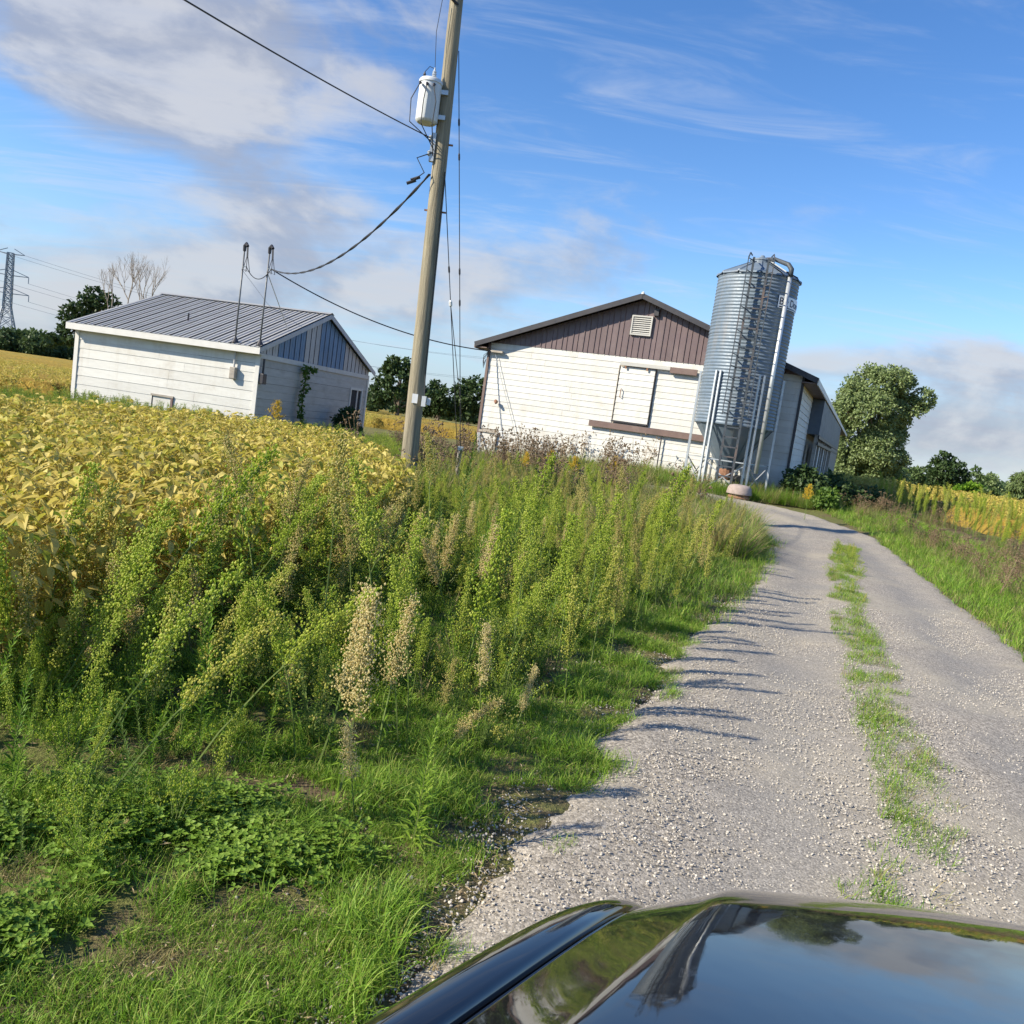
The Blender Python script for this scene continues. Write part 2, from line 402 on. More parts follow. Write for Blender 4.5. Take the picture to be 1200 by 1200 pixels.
def gravel_material():
    m = bpy.data.materials.new('gravel'); m.use_nodes = True
    t = NT(m.node_tree); bs = m.node_tree.nodes['Principled BSDF']
    v = t.n('ShaderNodeTexCoord').outputs['Object']
    def vor(sc, feat='F1', out='Color'):
        n = t.n('ShaderNodeTexVoronoi', feature=feat); t.put(n.inputs['Vector'], v); n.inputs['Scale'].default_value = sc
        return n.outputs[out]
    g1 = t.n('ShaderNodeRGBToBW'); t.put(g1.inputs[0], vor(70)); g2 = t.n('ShaderNodeRGBToBW'); t.put(g2.inputs[0], vor(150))
    stone = t.ramp(t.math('ADD', t.math('MULTIPLY', g1.outputs[0], 0.55), t.math('MULTIPLY', g2.outputs[0], 0.45)),
                   [(0.15, (0.10, 0.09, 0.076)), (0.40, (0.235, 0.207, 0.172)), (0.62, (0.355, 0.315, 0.262)), (0.85, (0.52, 0.465, 0.39))])
    dust = t.ramp(t.noise(v, 60, 4, 0.7), [(0.3, (0.32, 0.28, 0.215)), (0.7, (0.45, 0.40, 0.31))])
    big = t.noise(v, 0.7, 5, 0.6, 0.3)
    c = t.mix(t.math('MULTIPLY', t.maprange(big, 0.42, 0.68), 0.75), stone, dust)
    c = t.mix(t.math('MULTIPLY', t.maprange(t.noise(v, 2.2, 6, 0.7), 0.50, 0.75), 0.35), c, (0.22, 0.185, 0.15))
    rut = t.n('ShaderNodeAttribute', attribute_name='rut').outputs['Fac']
    packed = t.ramp(t.math('ADD', t.math('MULTIPLY', g2.outputs[0], .6), t.math('MULTIPLY', t.noise(v, 30, 4, .7), .4)), [(.3, (.15, .142, .13)), (.55, (.262, .243, .217)), (.8, (.41, .38, .337))])
    c = t.mix(t.math('MULTIPLY', t.math('MULTIPLY', rut, t.maprange(t.noise(v, 1.1, 5, .6), .3, .6)), .8), c, packed)
    t.put(bs.inputs['Base Color'], c); bs.inputs['Roughness'].default_value = 0.92; bs.inputs['Specular IOR Level'].default_value = 0.2
    bp = t.n('ShaderNodeBump'); bp.inputs['Strength'].default_value = 0.38; bp.inputs['Distance'].default_value = 0.006
    hgt = t.math('ADD', t.math('MULTIPLY', vor(70, 'F1', 'Distance'), -1.0), t.math('MULTIPLY', vor(150, 'F1', 'Distance'), -0.6))
    t.put(bp.inputs['Height'], hgt); t.put(bs.inputs['Normal'], bp.outputs[0])
    return m
def crop_material(name, base):
    m = bpy.data.materials.new(name); m.use_nodes = True
    t = NT(m.node_tree); bs = m.node_tree.nodes['Principled BSDF']
    v = t.n('ShaderNodeTexCoord').outputs['Object']
    a = t.noise(v, 0.06, 5, 0.6, 0.4); b = t.noise(v, 4.0, 5, 0.75)
    c = t.ramp(b, [(0.28, tuple(x * 0.5 for x in base)), (0.5, base), (0.75, tuple(min(1, x * 1.35) for x in base))])
    c = t.mix(t.math('MULTIPLY', t.maprange(a, 0.45, 0.62), 0.6), c, (0.27, 0.25, 0.055))
    t.put(bs.inputs['Base Color'], c); bs.inputs['Roughness'].default_value = 0.9; bs.inputs['Specular IOR Level'].default_value = 0.1
    bp = t.n('ShaderNodeBump'); bp.inputs['Strength'].default_value = 1.0; bp.inputs['Distance'].default_value = 0.25
    t.put(bp.inputs['Height'], b); t.put(bs.inputs['Normal'], bp.outputs[0])
    return m
MT['ground'] = ground_material(); MT['gravel'] = gravel_material()
MT['crop'] = crop_material('soybean_canopy', (0.40, 0.27, 0.055))

# ------------------------------------------------------------------ terrain and drive
def axis(n, near, far):
    u = np.linspace(-1, 1, n); b = math.log(1 + far / near * 1.0)
    return np.sign(u) * near * (np.exp(b * np.abs(u)) - 1)
def grid_mesh(name, X, Y, Z, m, smooth=True):
    ny, nx = X.shape
    vs = np.stack([X, Y, Z], -1).reshape(-1, 3)
    i = np.arange(ny * nx).reshape(ny, nx)
    fs = np.stack([i[:-1, :-1], i[:-1, 1:], i[1:, 1:], i[1:, :-1]], -1).reshape(-1, 4)
    me = bpy.data.meshes.new(name)
    me.from_pydata(vs.tolist(), [], fs.tolist()); me.materials.append(m)
    if smooth: me.polygons.foreach_set('use_smooth', [True] * len(me.polygons))
    return me
# edges of the gravel drive, near to far
LE = np.array([(-3.6,-6),(-2.3,-3),(-1.1,0),(-0.02,2.72),(0.63,4.3),(1.12,5.8),(1.63,7.2),(2.94,10.3),(4.2,13.6),(5.1,16.4),(5.45,18.4),(4.9,20.0),(3.4,21.0),(1.0,21.6),(-1.5,22.0)])
RE = np.array([(-0.2,-7),(1.1,-3.7),(2.4,-0.2),(3.5,2.6),(4.25,4.8),(4.85,6.6),(5.56,8.79),(6.5,11.9),(7.6,15.6),(8.5,18.9),(8.5,21.2),(7.6,23.0),(5.4,24.2),(2.0,24.7),(-1.5,25.0)])
def resample(P, n):
    d = np.r_[0, np.cumsum(np.linalg.norm(np.diff(P, axis=0), axis=1))]
    # smooth the polyline with Catmull-Rom
    out = []
    for u in np.linspace(0, len(P) - 1.0001, n):
        i = int(u); f = u - i
        p0, p1, p2, p3 = P[max(i-1, 0)], P[i], P[min(i+1, len(P)-1)], P[min(i+2, len(P)-1)]
        out.append(0.5 * ((2*p1) + (-p0+p2)*f + (2*p0-5*p1+4*p2-p3)*f*f + (-p0+3*p1-3*p2+p3)*f**3))
    return np.array(out)
LEr = resample(LE, 420); REr = resample(RE, 420)
def xleft(y): return np.interp(y, LE[:11, 1], LE[:11, 0])
def xright(y): return np.interp(y, RE[:10, 1], RE[:10, 0])
def nz1(x, s=1.0, k=0.0): return mnoise.noise(Vector((x * s, k, 0.3)))
ax = axis(300, 1.2, 1600)
Xg, Yg = np.meshgrid(ax, ax)
Yg = Yg + 6
Zg = tz(Xg, Yg)
rough = np.array([mnoise.noise(Vector((x * 1.3, y * 1.3, 0))) * 0.03 + mnoise.noise(Vector((x * 4, y * 4, 5))) * 0.015 if abs(x) < 40 and abs(y) < 50 else 0.0 for x, y in zip(Xg.ravel(), Yg.ravel())]).reshape(Xg.shape)
# how far inside the drive a point lies decides where the ground stays below the gravel
def in_road(x, y):
    return (x > xleft(y) + 0.10) & (x < xright(y) - 0.10) & (y < 20.5) | (y > 18.5) & (y < 25.4) & (x < 8.9) & (x > -2)
Zg = Zg + np.where(in_road(Xg, Yg), -0.05, rough)
tag(put('ground', grid_mesh('ground', Xg, Yg, Zg, MT['ground'])), kind='structure')
NW = 46
XR = np.zeros((420, NW)); YR = np.zeros((420, NW)); ZR = np.zeros((420, NW))
for i in range(420):
    l = LEr[i].copy(); r = REr[i].copy(); ww = r - l; w = np.linalg.norm(ww); e = ww / w
    l = l + e * (-0.04 + 0.13 * nz1(i * 0.11, 1, 1.5) + 0.09 * nz1(i * 0.5, 1, 4.5)); r = r + e * (0.22 + 0.16 * nz1(i * 0.11, 1, 7.5) + 0.09 * nz1(i * 0.5, 1, 9.5))
    for j in range(NW):
        t = j / (NW - 1); p = l + (r - l) * t
        edge = min(t, 1 - t) * w
        h = 0.035 * min(1, edge / 0.3) - 0.05 * max(0, 1 - edge / 0.12)
        rut = -0.035 * (math.exp(-((t - 0.27) / 0.11) ** 2) + math.exp(-((t - 0.77) / 0.11) ** 2))
        n = 0.014 * mnoise.noise(Vector((p[0] * 1.7, p[1] * 1.7, 2))) + 0.009 * mnoise.noise(Vector((p[0] * 6, p[1] * 6, 8)))
        XR[i, j], YR[i, j], ZR[i, j] = p[0], p[1], float(tz(p[0], p[1])) + h + rut + n
gm = grid_mesh('gravel_driveway', XR, YR, ZR, MT['gravel'])
tt_ = np.tile(np.linspace(0, 1, NW), 420); ra_ = gm.attributes.new('rut', 'FLOAT', 'POINT')
ra_.data.foreach_set('value', (np.exp(-((tt_ - .29) / .13) ** 2) + np.exp(-((tt_ - .76) / .13) ** 2)).astype(np.float32))
tag(put('gravel_driveway', gm), kind='structure')

# far soybean canopies: sheets of crop with a ragged top and a skirt down to the ground
def canopy(x0, x1, y0, y1, nx, ny, h, skew=0.0):
    X, Y = np.meshgrid(np.linspace(x0, x1, nx), np.linspace(0, 1, ny) ** 1.8 * (y1 - y0) + y0)
    X = X + skew * (Y - y0)
    Z = tz(X, Y) + h
    Z += np.array([mnoise.noise(Vector((a * 2.1, b * 2.1, 3))) * 0.10 + mnoise.noise(Vector((a * 0.3, b * 0.3, 6))) * 0.08 for a, b in zip(X.ravel(), Y.ravel())]).reshape(X.shape)
    Z[0, :] = tz(X[0], Y[0]) - 0.1; Z[-1, :] = tz(X[-1], Y[-1]) - 0.1; Z[:, 0] = tz(X[:, 0], Y[:, 0]) - 0.1; Z[:, -1] = tz(X[:, -1], Y[:, -1]) - 0.1
    return tag(put('soybean_field', grid_mesh('soybean_field', X, Y, Z, MT['crop'])), kind='structure')
canopy(-160, -16.5, 30, 108, 200, 110, 0.62)
canopy(-240, -34, 114, 235, 160, 60, 0.6)
canopy(-16, 0.5, 52, 118, 90, 90, 0.6)
canopy(13.6, 90, 24, 58, 160, 90, 0.55, 0.1)
canopy(14, 120, 62, 98, 160, 60, 0.55, 0.05)

# ------------------------------------------------------------------ shed (local x = along the gable wall, y = along the long wall)
SH = thing('shed', 'low white board shed with a grey ribbed roof and a blue and grey striped gable', 'shed', (-8.70, 26.77, 0), rad(78.06))
SL, SW, SZE, SZR = 7.20, 9.60, 2.84, 4.60
sx0, sx1, sy0, sy1 = 0.30, SW - 0.30, 0.16, SL - 0.16
slope = (SZR - SZE) / (SW / 2)
def srz(x): return SZE + slope * (x if x < SW / 2 else SW - x)
b = MB()
b.add([(sx0,sy0,-.3),(sx1,sy0,-.3),(sx1,sy0,srz(sx1)-.1),(SW/2,sy0,SZR-.1),(sx0,sy0,srz(sx0)-.1),
       (sx0,sy1,-.3),(sx1,sy1,-.3),(sx1,sy1,srz(sx1)-.1),(SW/2,sy1,SZR-.1),(sx0,sy1,srz(sx0)-.1)],
      [(0,1,2,3,4),(9,8,7,6,5),(0,5,6,1),(1,6,7,2),(4,9,5,0)])
b.build('wall', MT['dark_inside'], SH)
def lap_board(mb_args, axis_, a0, a1, z0, h, off, out):
    """one lapped siding board: thick lower edge, thin upper edge"""
    m = MB(); t0, t1 = 0.024, 0.010; z0 += .005; h -= .009
    if axis_ == 'x':      # board runs along y on a wall at x = off facing out (+1 / -1)
        P = lambda a, d, z: (off + out * d, a, z)
    else:
        P = lambda a, d, z: (a, off + out * d, z)
    vs = [P(a, d, z) for a in (a0, a1) for d, z in ((0.0, z0), (t0, z0), (t0 * 0.92, z0 + 0.012), (t1, z0 + h), (0.0, z0 + h))]
    fs = [(0,1,2,3,4), (9,8,7,6,5)] + [(i, i+5, (i+1)%5+5, (i+1)%5) for i in range(5)]
    m.add(vs, fs); return m
def boards(parent, axis_, a0, a1, z0, z1, rows, off, out, mt, joints=True, cut=()):
    h = (z1 - z0) / rows
    for r in range(rows):
        zb = z0 + r * h; segs = [(a0, a1)]
        for c0, c1, cz0, cz1 in cut:
            if zb + h * 0.7 > cz0 and zb + h * 0.3 < cz1:
                ns = []
                for s0, s1 in segs:
                    if s0 < c0: ns.append((s0, min(s1, c0)))
                    if s1 > c1: ns.append((max(s0, c1), s1))
                segs = [s for s in ns if s[1] - s[0] > 0.05]
        fin = []
        for s0, s1 in segs:
            if joints and s1 - s0 > 4:
                j = s0 + (s1 - s0) * random.uniform(0.3, 0.7); fin += [(s0, j - 0.003), (j + 0.003, s1)]
            else: fin.append((s0, s1))
        for s0, s1 in fin:
            o = lap_board(None, axis_, s0, s1, zb, h + 0.004, off, out).build('siding_board', mt, parent)
            o.location = (0, 0, random.uniform(-0.004, 0.004))
boards(SH, 'x', sy0, sy1, -0.1, 2.62, 9, sx0, -1, MT['white_board'], cut=[(3.15, 3.95, 0.0, 0.83)])
boards(SH, 'y', sx0, sx1, -0.1, 2.50, 10, sy0, -1, MT['grey_board'], cut=[(7.60, 8.80, -0.2, 2.0)])  # end wall boards in a darker grey than the long wall's white
MB().box((sx0 - .05, sy1 - .11, -.2), (sx0 - .003, sy1 + .04, 2.62)).build('corner_board', MT['white_trim'], SH)
MB().box((sx0 - .052, sy0 - .05, -.2), (sx0 - .002, sy0 + .10, 2.62)).build('corner_board', MT['white_trim'], SH)
MB().box((sx1 - .1, sy0 - .05, -.2), (sx1 + .04, sy0 - .004, 2.5)).build('corner_board', MT['white_trim'], SH)
MB().box((sx0 - .045, sy0 - .06, 2.50), (sx1, sy0 - .003, 2.66)).build('header_board', MT['white_board'], SH)
# small hatch in the long wall
ht = MB().box((sx0 - .012, 3.21, .02), (sx0 + .02, 3.90, .80)).build('hatch_door', MT['white_board'], SH)
MB().box((sx0 - .06, 3.12, .80), (sx0 - .001, 3.97, .865)).build('hatch_frame', MT['grey_wood'], ht)
MB().box((sx0 - .058, 3.13, -.1), (sx0 - .001, 3.21, .80)).build('hatch_frame', MT['brown_trim'], ht)
# doorway at the far end of the gable wall
dr = MB().box((7.66, sy0 + .01, 0), (8.20, sy0 + .05, 1.95)).build('door', MT['blue_metal'], SH)
for a, c in (((7.58, sy0 - .05, 0), (7.68, sy0 - .002, 2.06)), ((8.72, sy0 - .05, 0), (8.82, sy0 - .002, 2.06)), ((7.68, sy0 - .048, 1.96), (8.72, sy0 - .002, 2.06))):
    MB().box(a, c).build('door_frame', MT['white_board'], dr)
MB().box((8.30, sy0 - .02, 0), (8.42, sy0 + .04, 1.95)).build('door_rail', MT['grey_metal'], dr)
# gable of vertical ribbed sheets, grey and blue
n = 24; w = (sx1 - sx0) / n
for i in range(n):
    x0 = sx0 + i * w; x1 = x0 + w; t = (i + .5) / n
    col = 'blue_metal' if (0.12 < t < 0.34 or 0.46 < t < 0.69) else 'grey_metal'
    m = MB(); zt = lambda x: srz(x) - 0.13
    xs = [x0 + .002, x0 + .03, x0 + .05, x0 + w * .5 - .02, x0 + w * .5, x0 + w * .5 + .02, x1 - .002]
    ds = [.028, .028, .006, .006, .022, .006, .006]
    pv = [(x, sy0 - d, 2.665) for x, d in zip(xs, ds)] + [(x, sy0 - d, zt(x)) for x, d in zip(xs, ds)]
    k = len(xs); m.add(pv, [(j, j + 1, k + j + 1, k + j) for j in range(k - 1)])
    if zt((x0 + x1) / 2) > 2.70:
        o = m.build('gable_panel', MT[col], SH); tag(o, ('blue' if 'blue' in col else 'grey') + ' ribbed gable sheet')
# roof sheets
L = SW / 2
for side in (0, 1):
    n = 20; w = SL / n
    for i in range(n):
        y0 = i * w; y1 = y0 + w
        ys = [y0, y0 + .022, y0 + .04, y0 + w/2 - .02, y0 + w/2, y0 + w/2 + .02, y1 + .0]; hs_ = [.035, .035, .004, .004, .028, .004, .004]
        X = (lambda s: -0.06 + s * (L + .06)) if side == 0 else (lambda s: SW + .06 - s * (L + .06))
        vs = []
        for s in (0.0, 1.0):
            for yy, hh in zip(ys, hs_): vs.append((X(s), yy, SZE - .02 + (slope * (L + .06)) * s + hh + .004 * (i % 2)))
        k = len(ys)
        m = MB().add(vs, [(j, j+1, k+j+1, k+j) if side == 1 else (j, k+j, k+j+1, j+1) for j in range(k-1)])
        m.build('roof_panel', MT['roof_metal'], SH)
m = MB(); 
for sd_ in (-1, 1):
    m.add([(L, -.03, SZR + .055), (L, SL + .03, SZR + .055), (L + sd_ * .2, SL + .03, SZR + .055 - .2 * slope), (L + sd_ * .2, -.03, SZR + .055 - .2 * slope)], [(0, 1, 2, 3)])
m.build('ridge_cap', MT['roof_metal'], SH)
MB().box((-.05, -.02, 2.61), (-.005, SL + .02, 2.825)).build('fascia_board', MT['white_trim'], SH)
MB().box((-.004, .01, 2.615), (sx0 + .02, SL - .01, 2.635)).build('soffit', MT['white_trim'], SH)
for sg in (0, 1):
    xa, xb = (0, L) if sg == 0 else (SW, L)
    MB().bar((xa, -.015, SZE - .09), (xb, -.015, SZR - .09), .035, .15).build('rake_board', MT['grey_metal'], SH)
    MB().bar((xa, SL + .015, SZE - .09), (xb, SL + .015, SZR - .09), .035, .15).build('rake_board', MT['grey_metal'], SH)
# service masts that pass through the eave
def mast(y, x, side):
    zb = SZE + slope * x
    m = MB().tube([(x, y, zb - .1), (x, y, zb + 2.95)], .027, 8).build('service_mast', MT['mast_grey'], SH, True)
    MB().lathe([(.13, 0), (.10, .05), (.05, .13), (.042, .16)], 12, (x, y, zb + .01)).build('roof_flashing', MT['dark_trim'], m)
    MB().tube([(x, y, zb + 2.9), (x, y, zb + 3.06), (x - .03, y - .07, zb + 3.12), (x - .06, y - .14, zb + 3.05)], [.05, .06, .065, .05], 8).build('weather_head', MT['dark_trim'], m)
    w = MB()
    for k in range(3):
        a = .05 * (k - 1); w.tube([(x - .06, y - .14 + a * .4, zb + 3.04), (x - .16 + a, y - .22 + a, zb + 2.7), (x - .12 - a, y - .2 + 2 * a, zb + 2.25), (x - .04, y - .05 + a, zb + 2.32)], .011, 5)
    w.build('drip_loop', MT['cable'], m)
    MB().bar((x, y, zb + 2.42), (x - .03, y - .14, zb + 2.42), .035).build('insulator_bracket', MT['galv'], m)
    return zb
zb1 = mast(0.98, 0.12, 0)
zb2 = mast(0.12, 0.16, 1)
b1 = MB().tube([(.20, .98, 2.62), (.20, .98, 2.1)], .035, 8).build('meter_conduit', MT['grey_metal'], SH)
MB().box((.11, .88, 1.72), (.26, 1.08, 2.10)).build('meter_box', MT['grey_wood'], b1, bevel=.02)
b1 = MB().tube([(.36, .02, 2.5), (.36, .02, 2.0)], .035, 8).build('meter_conduit', MT['dark_trim'], SH)
MB().box((.28, -.06, 1.68), (.50, .10, 2.02)).build('meter_box', MT['dark_trim'], b1, bevel=.02)
MB().tube([(0.16, .12, zb2 + 2.3), (2.1, .25, srz(2.1) + .03)], .016, 6).build('mast_brace', MT['galv_pole'], SH)
MB().tube([(0.12, .98, zb1 + 2.3), (L, 2.6, SZR + .05)], .008, 5).build('mast_guy', MT['galv_pole'], SH)
MB().tube([(1.8, 3.9, srz(1.8)), (1.8, 3.9, srz(1.8) + .25)], .03, 6).build('roof_vent', MT['dark_trim'], SH)

# ------------------------------------------------------------------ barn (local x = along the front wall, y = back)
BW, BZ, BZR, BL = 11.0, 4.32, 6.32, 46.0
BN = thing('barn', 'long white board barn with a brown ribbed gable and a loft door', 'barn', (-1.67, 30.67, 0), rad(-22.3))
bsl = (BZR - BZ) / (BW / 2)
def brz(x): return BZ + bsl * (x if x < BW/2 else BW - x)
b = MB(); y0, y1 = .05, BL
b.add([(.05,y0,-.5),(BW-.05,y0,-.5),(BW-.05,y0,BZ),(BW/2,y0,BZR-.05),(.05,y0,BZ), (.05,y1,-.5),(BW-.05,y1,-.5),(BW-.05,y1,BZ),(BW/2,y1,BZR-.05),(.05,y1,BZ)],
      [(0,1,2,3,4),(9,8,7,6,5),(0,5,6,1),(1,6,7,2),(4,9,5,0)])
b.build('wall', MT['grey_wood'], BN)
R_ = 21; bh = (BZ + .02) / R_
boards(BN, 'y', .03, BW - .03, 0.0, BZ + .02, R_, .05, -1, MT['white_board'], cut=[(0.02, .80, -.1, 1.15), (4.98, 6.30, 2.14, 4.02)])
boards(BN, 'x', .06, 6.0, 0.0, BZ - .2, R_ - 1, BW - .05, 1, MT['white_board'], joints=False)
# gable sheets
n = 28; w = BW / n
for i in range(n):
    x0 = i * w; x1 = x0 + w; zt = lambda x: brz(x) - .03
    xs = [x0 + .002, x0 + .028, x0 + .045, x0 + w/2 - .02, x0 + w/2, x0 + w/2 + .02, x1 - .002]; ds = [.03, .03, .004, .004, .026, .004, .004]
    pv = [(x, .03 - d, BZ + .022) for x, d in zip(xs, ds)] + [(x, .03 - d, max(zt(x), BZ + .03)) for x, d in zip(xs, ds)]
    k = len(xs); MB().add(pv, [(j, j+1, k+j+1, k+j) for j in range(k-1)]).build('gable_panel', MT['brown_metal'], BN)
# roof slabs, fascia, rake boards
OV = .32; EV = .42
for sg in (0, 1):
    xe = -EV if sg == 0 else BW + EV
    ze = BZ - EV * bsl
    p = [(xe, -OV, ze + .10), (BW/2, -OV, BZR + .10), (BW/2, BL, BZR + .10), (xe, BL, ze + .10)]
    q = [(x, y, z - .07) for x, y, z in p]
    MB().add(p + q, [(0,1,2,3),(7,6,5,4),(0,4,5,1),(1,5,6,2),(2,6,7,3),(3,7,4,0)]).build('roof', MT['brown_metal'], BN)
    s = -1 if sg == 0 else 1
    MB().bar((xe + s * .01, -OV - .02, ze + .03), (BW/2, -OV - .02, BZR + .03), .04, .17).build('rake_board', MT['dark_trim'], BN)
    MB().box((min(xe, xe + s * .04), -OV + .01, ze - .10), (max(xe, xe + s * .04), BL, ze + .085)).build('fascia_board', MT['brown_trim'] if sg == 0 else MT['white_trim'], BN)
    xa, xb = (xe + .02, 0.04) if sg == 0 else (BW - .04, xe - .02)
    MB().box((xa, -OV + .02, BZ - .22), (xb, BL, BZ - .19)).build('soffit', MT['brown_trim'], BN)
MB().lathe([(.001, .10), (.05, .06), (.06, 0)], 8, (BW/2, -OV - .02, BZR + .08)).build('ridge_finial', MT['white_trim'], BN)
MB().box((-.035, -.01, -.3), (.06, .10, BZ - .02)).build('corner_board', MT['brown_trim'], BN)
MB().box((BW - .06, -.012, -.3), (BW + .02, .10, BZ - .02)).build('corner_board', MT['dark_trim'], BN)
# louvre vent in the gable
vx, vz = BW/2 + .03, 5.42
v = MB()
for a, c in (((vx-.36,-.06,vz-.33),(vx-.31,.02,vz+.33)), ((vx+.31,-.06,vz-.33),(vx+.36,.02,vz+.33)), ((vx-.31,-.058,vz-.33),(vx+.31,.02,vz-.28)), ((vx-.31,-.058,vz+.28),(vx+.31,.02,vz+.33))): v.box(a, c)
vo = v.build('gable_vent', MT['grey_board'], BN)
for k in range(8):
    z = vz - .265 + k * .068
    MB().add([(vx-.31,-.055,z),(vx+.31,-.055,z),(vx+.31,-.005,z+.055),(vx-.31,-.005,z+.055),(vx-.31,-.05,z-.006),(vx+.31,-.05,z-.006),(vx+.31,0,z+.049),(vx-.31,0,z+.049)],
             [(0,1,2,3),(7,6,5,4),(0,4,5,1),(2,6,7,3)]).build('vent_slat', MT['grey_board'], vo)
MB().box((vx + .38, -.10, vz + .36), (vx + .54, -.005, vz + .58)).build('floodlight', MT['dark_trim'], BN)
# loft sliding door of boards in a thin dark frame, its track, the sill and the lower door edge
ld = MB().box((5.00, -.005, 2.16), (6.28, .045, 4.0)).build('loft_door', MT['dark_inside'], BN)
for r in range(9):
    h = 1.84 / 9
    lap_board(None, 'y', 5.03, 6.245, 2.16 + r * h, h + .003, -.006, -1).build('door_board', MT['white_board'], ld)
MB().box((6.255, -.04, 2.13), (6.28, -.006, 4.02)).build('door_edge', MT['dark_trim'], ld)
MB().box((4.98, -.07, 2.11), (6.245, -.006, 2.155)).build('door_edge', MT['dark_trim'], ld)
MB().box((4.985, -.05, 2.16), (5.005, -.004, 4.02)).build('door_edge', MT['grey_wood'], ld)
MB().tube([(5.18, -.05, 2.95), (5.18, -.10, 2.98), (5.18, -.10, 3.22), (5.18, -.05, 3.25)], .014, 6).build('door_handle', MT['rust'], ld)
tr = MB().box((5.02, -.11, 4.04), (6.75, -.06, 4.16)).build('door_track', MT['grey_board'], BN)
for xx in (5.2, 5.95): MB().box((xx, -.10, 3.94), (xx + .05, -.07, 4.045)).build('track_hanger', MT['rust'], tr)
MB().box((6.76, -.13, 3.96), (7.66, -.06, 4.15)).build('track_hood', MT['brown_trim'], BN)
MB().box((4.22, -.10, 1.86), (8.4, -.06, 2.06)).build('lower_track_board', MT['brown_trim'], BN)
MB().box((6.80, -.075, .0), (6.84, -.055, 1.855)).build('door_edge', MT['dark_trim'], BN)
# small low door by the left corner, with a board leaning at it
sd0 = MB().box((.13, .0, 0), (.74, .03, 1.10)).build('low_door', MT['white_board'], BN)
MB().box((.05, -.05, 1.10), (.82, -.002, 1.18)).build('door_frame', MT['grey_wood'], sd0)
MB().box((.05, -.05, 0), (.13, -.002, 1.10)).build('door_frame', MT['brown_trim'], sd0)
MB().box((.74, -.05, 0), (.79, -.002, 1.10)).build('door_frame', MT['grey_wood'], sd0)
MB().bar((.10, -.10, 1.05), (.42, -.45, .0), .10, .03).build('brace_board', MT['white_trim'], BN)
MB().box((.12, -.16, 3.99), (.62, -.06, 4.06)).build('service_bracket', MT['grey_wood'], BN)
MB().tube([(.30, -.07, 3.98), (.75, -.06, 2.9), (1.35, -.06, 1.6), (1.75, -.06, .5)], .010, 5).build('ground_wire', MT['galv_pole'], BN)
MB().tube([(.62, -.05, 2.22), (.62, -.14, 2.26), (.66, -.20, 2.18)], [.05, .07, .04], 7).build('yard_lamp', MT['rust'], BN)
m = MB()
for k in range(3): m.tube([(.02, -.10 + .03*k, 3.98), (-.10, -.16, 3.85 - .1*k), (-.06, -.15, 3.55 - .08*k), (-.02, -.08, 3.72)], .010, 5)
m.build('drip_loop', MT['cable'], BN)
# lower annex along the right side: blue sheets above, rails, white panels, an open pen
ax0 = BW + .02
an = MB().box((BW - .03, 6.02, 2.75), (ax0 + .38, 30, BZ - .24)).build('annex', MT['annex_metal'], BN)
MB().box((ax0, 6.2, .3), (ax0 + .25, 30, .95)).build('pen_wall', MT['dark_inside'], an)
for k in range(8):
    y = 6.1 + k * 2.1
    MB().box((ax0 + .24, y, -.2), (ax0 + .36, y + .14, 2.75)).build('post', MT['grey_wood'], an)
    if k < 7: MB().box((ax0 + .26, y + .18, 1.15 if k % 2 else 1.0), (ax0 + .32, y + 1.2 + .5 * (k % 2), 2.4)).build('wall_panel', MT['white_board'] if k % 3 != 2 else MT['grey_metal'], an)
for z in (.75, 1.0, 2.45, 2.7):
    MB().box((ax0 + .365, 6.0, z - .09), (ax0 + .41, 29.9, z + .03)).build('rail', MT['dark_trim'] if z != .75 else MT['grey_wood'], an)

# ------------------------------------------------------------------ feed bin
pa = at(889, 327, 26.0); pb = at(860, 500, 26.0)
SA = Vector(((pa[0] + pb[0]) / 2, 26.0, float(tz((pa[0] + pb[0]) / 2, 26.0)) - .02))
FB = thing('feed_bin', 'galvanized corrugated feed bin on legs with a ladder and a fill pipe', 'feed bin', SA, math.atan2(-SA.x, SA.y))
SR = 1.20; Z0 = pb[2] - SA.z + .02; Z1 = pa[2] - SA.z
ringn = 5; rh = (Z1 - Z0) / ringn
for k in range(ringn):
    prof = []; nc = 9
    for i in range(nc * 6 + 1):
        z = rh * i / (nc * 6) - (.02 if i == 0 else 0); prof.append((SR + .010 * math.sin(2 * PI * i / 6) + .004 * (k % 2), Z0 + k * rh + z))
    o = MB().lathe(prof, 72, m=0, a0=.3 * k, a1=.3 * k + 2 * PI).build('wall_ring', MT['galv'], FB, True)
ROOFH = .46
for k in range(12):
    a0 = 2 * PI * k / 12; a1 = a0 + 2 * PI / 12
    m = MB(); pts = []
    for r, z in ((SR + .07, Z1 - .05), (SR + .05, Z1 + .0), (.30, Z1 + ROOFH)):
        for a, dz in ((a0, .035), (a0 + .03, .035), (a0 + .06, .0), (a1, .0)): pts.append((r * math.cos(a), r * math.sin(a), z + dz))
    m.add(pts, [(j + 4*i, j + 1 + 4*i, j + 5 + 4*i, j + 4 + 4*i) for i in range(2) for j in range(3)])
    m.build('roof_panel', MT['galv'], FB)
MB().lathe([(.34, Z1 + ROOFH - .03), (.34, Z1 + ROOFH + .06), (.36, Z1 + ROOFH + .06), (.34, Z1 + ROOFH + .10), (.10, Z1 + ROOFH + .17), (.05, Z1 + ROOFH + .24), (.001, Z1 + ROOFH + .25)], 20).build('roof_cap', MT['galv'], FB)
HB = .72
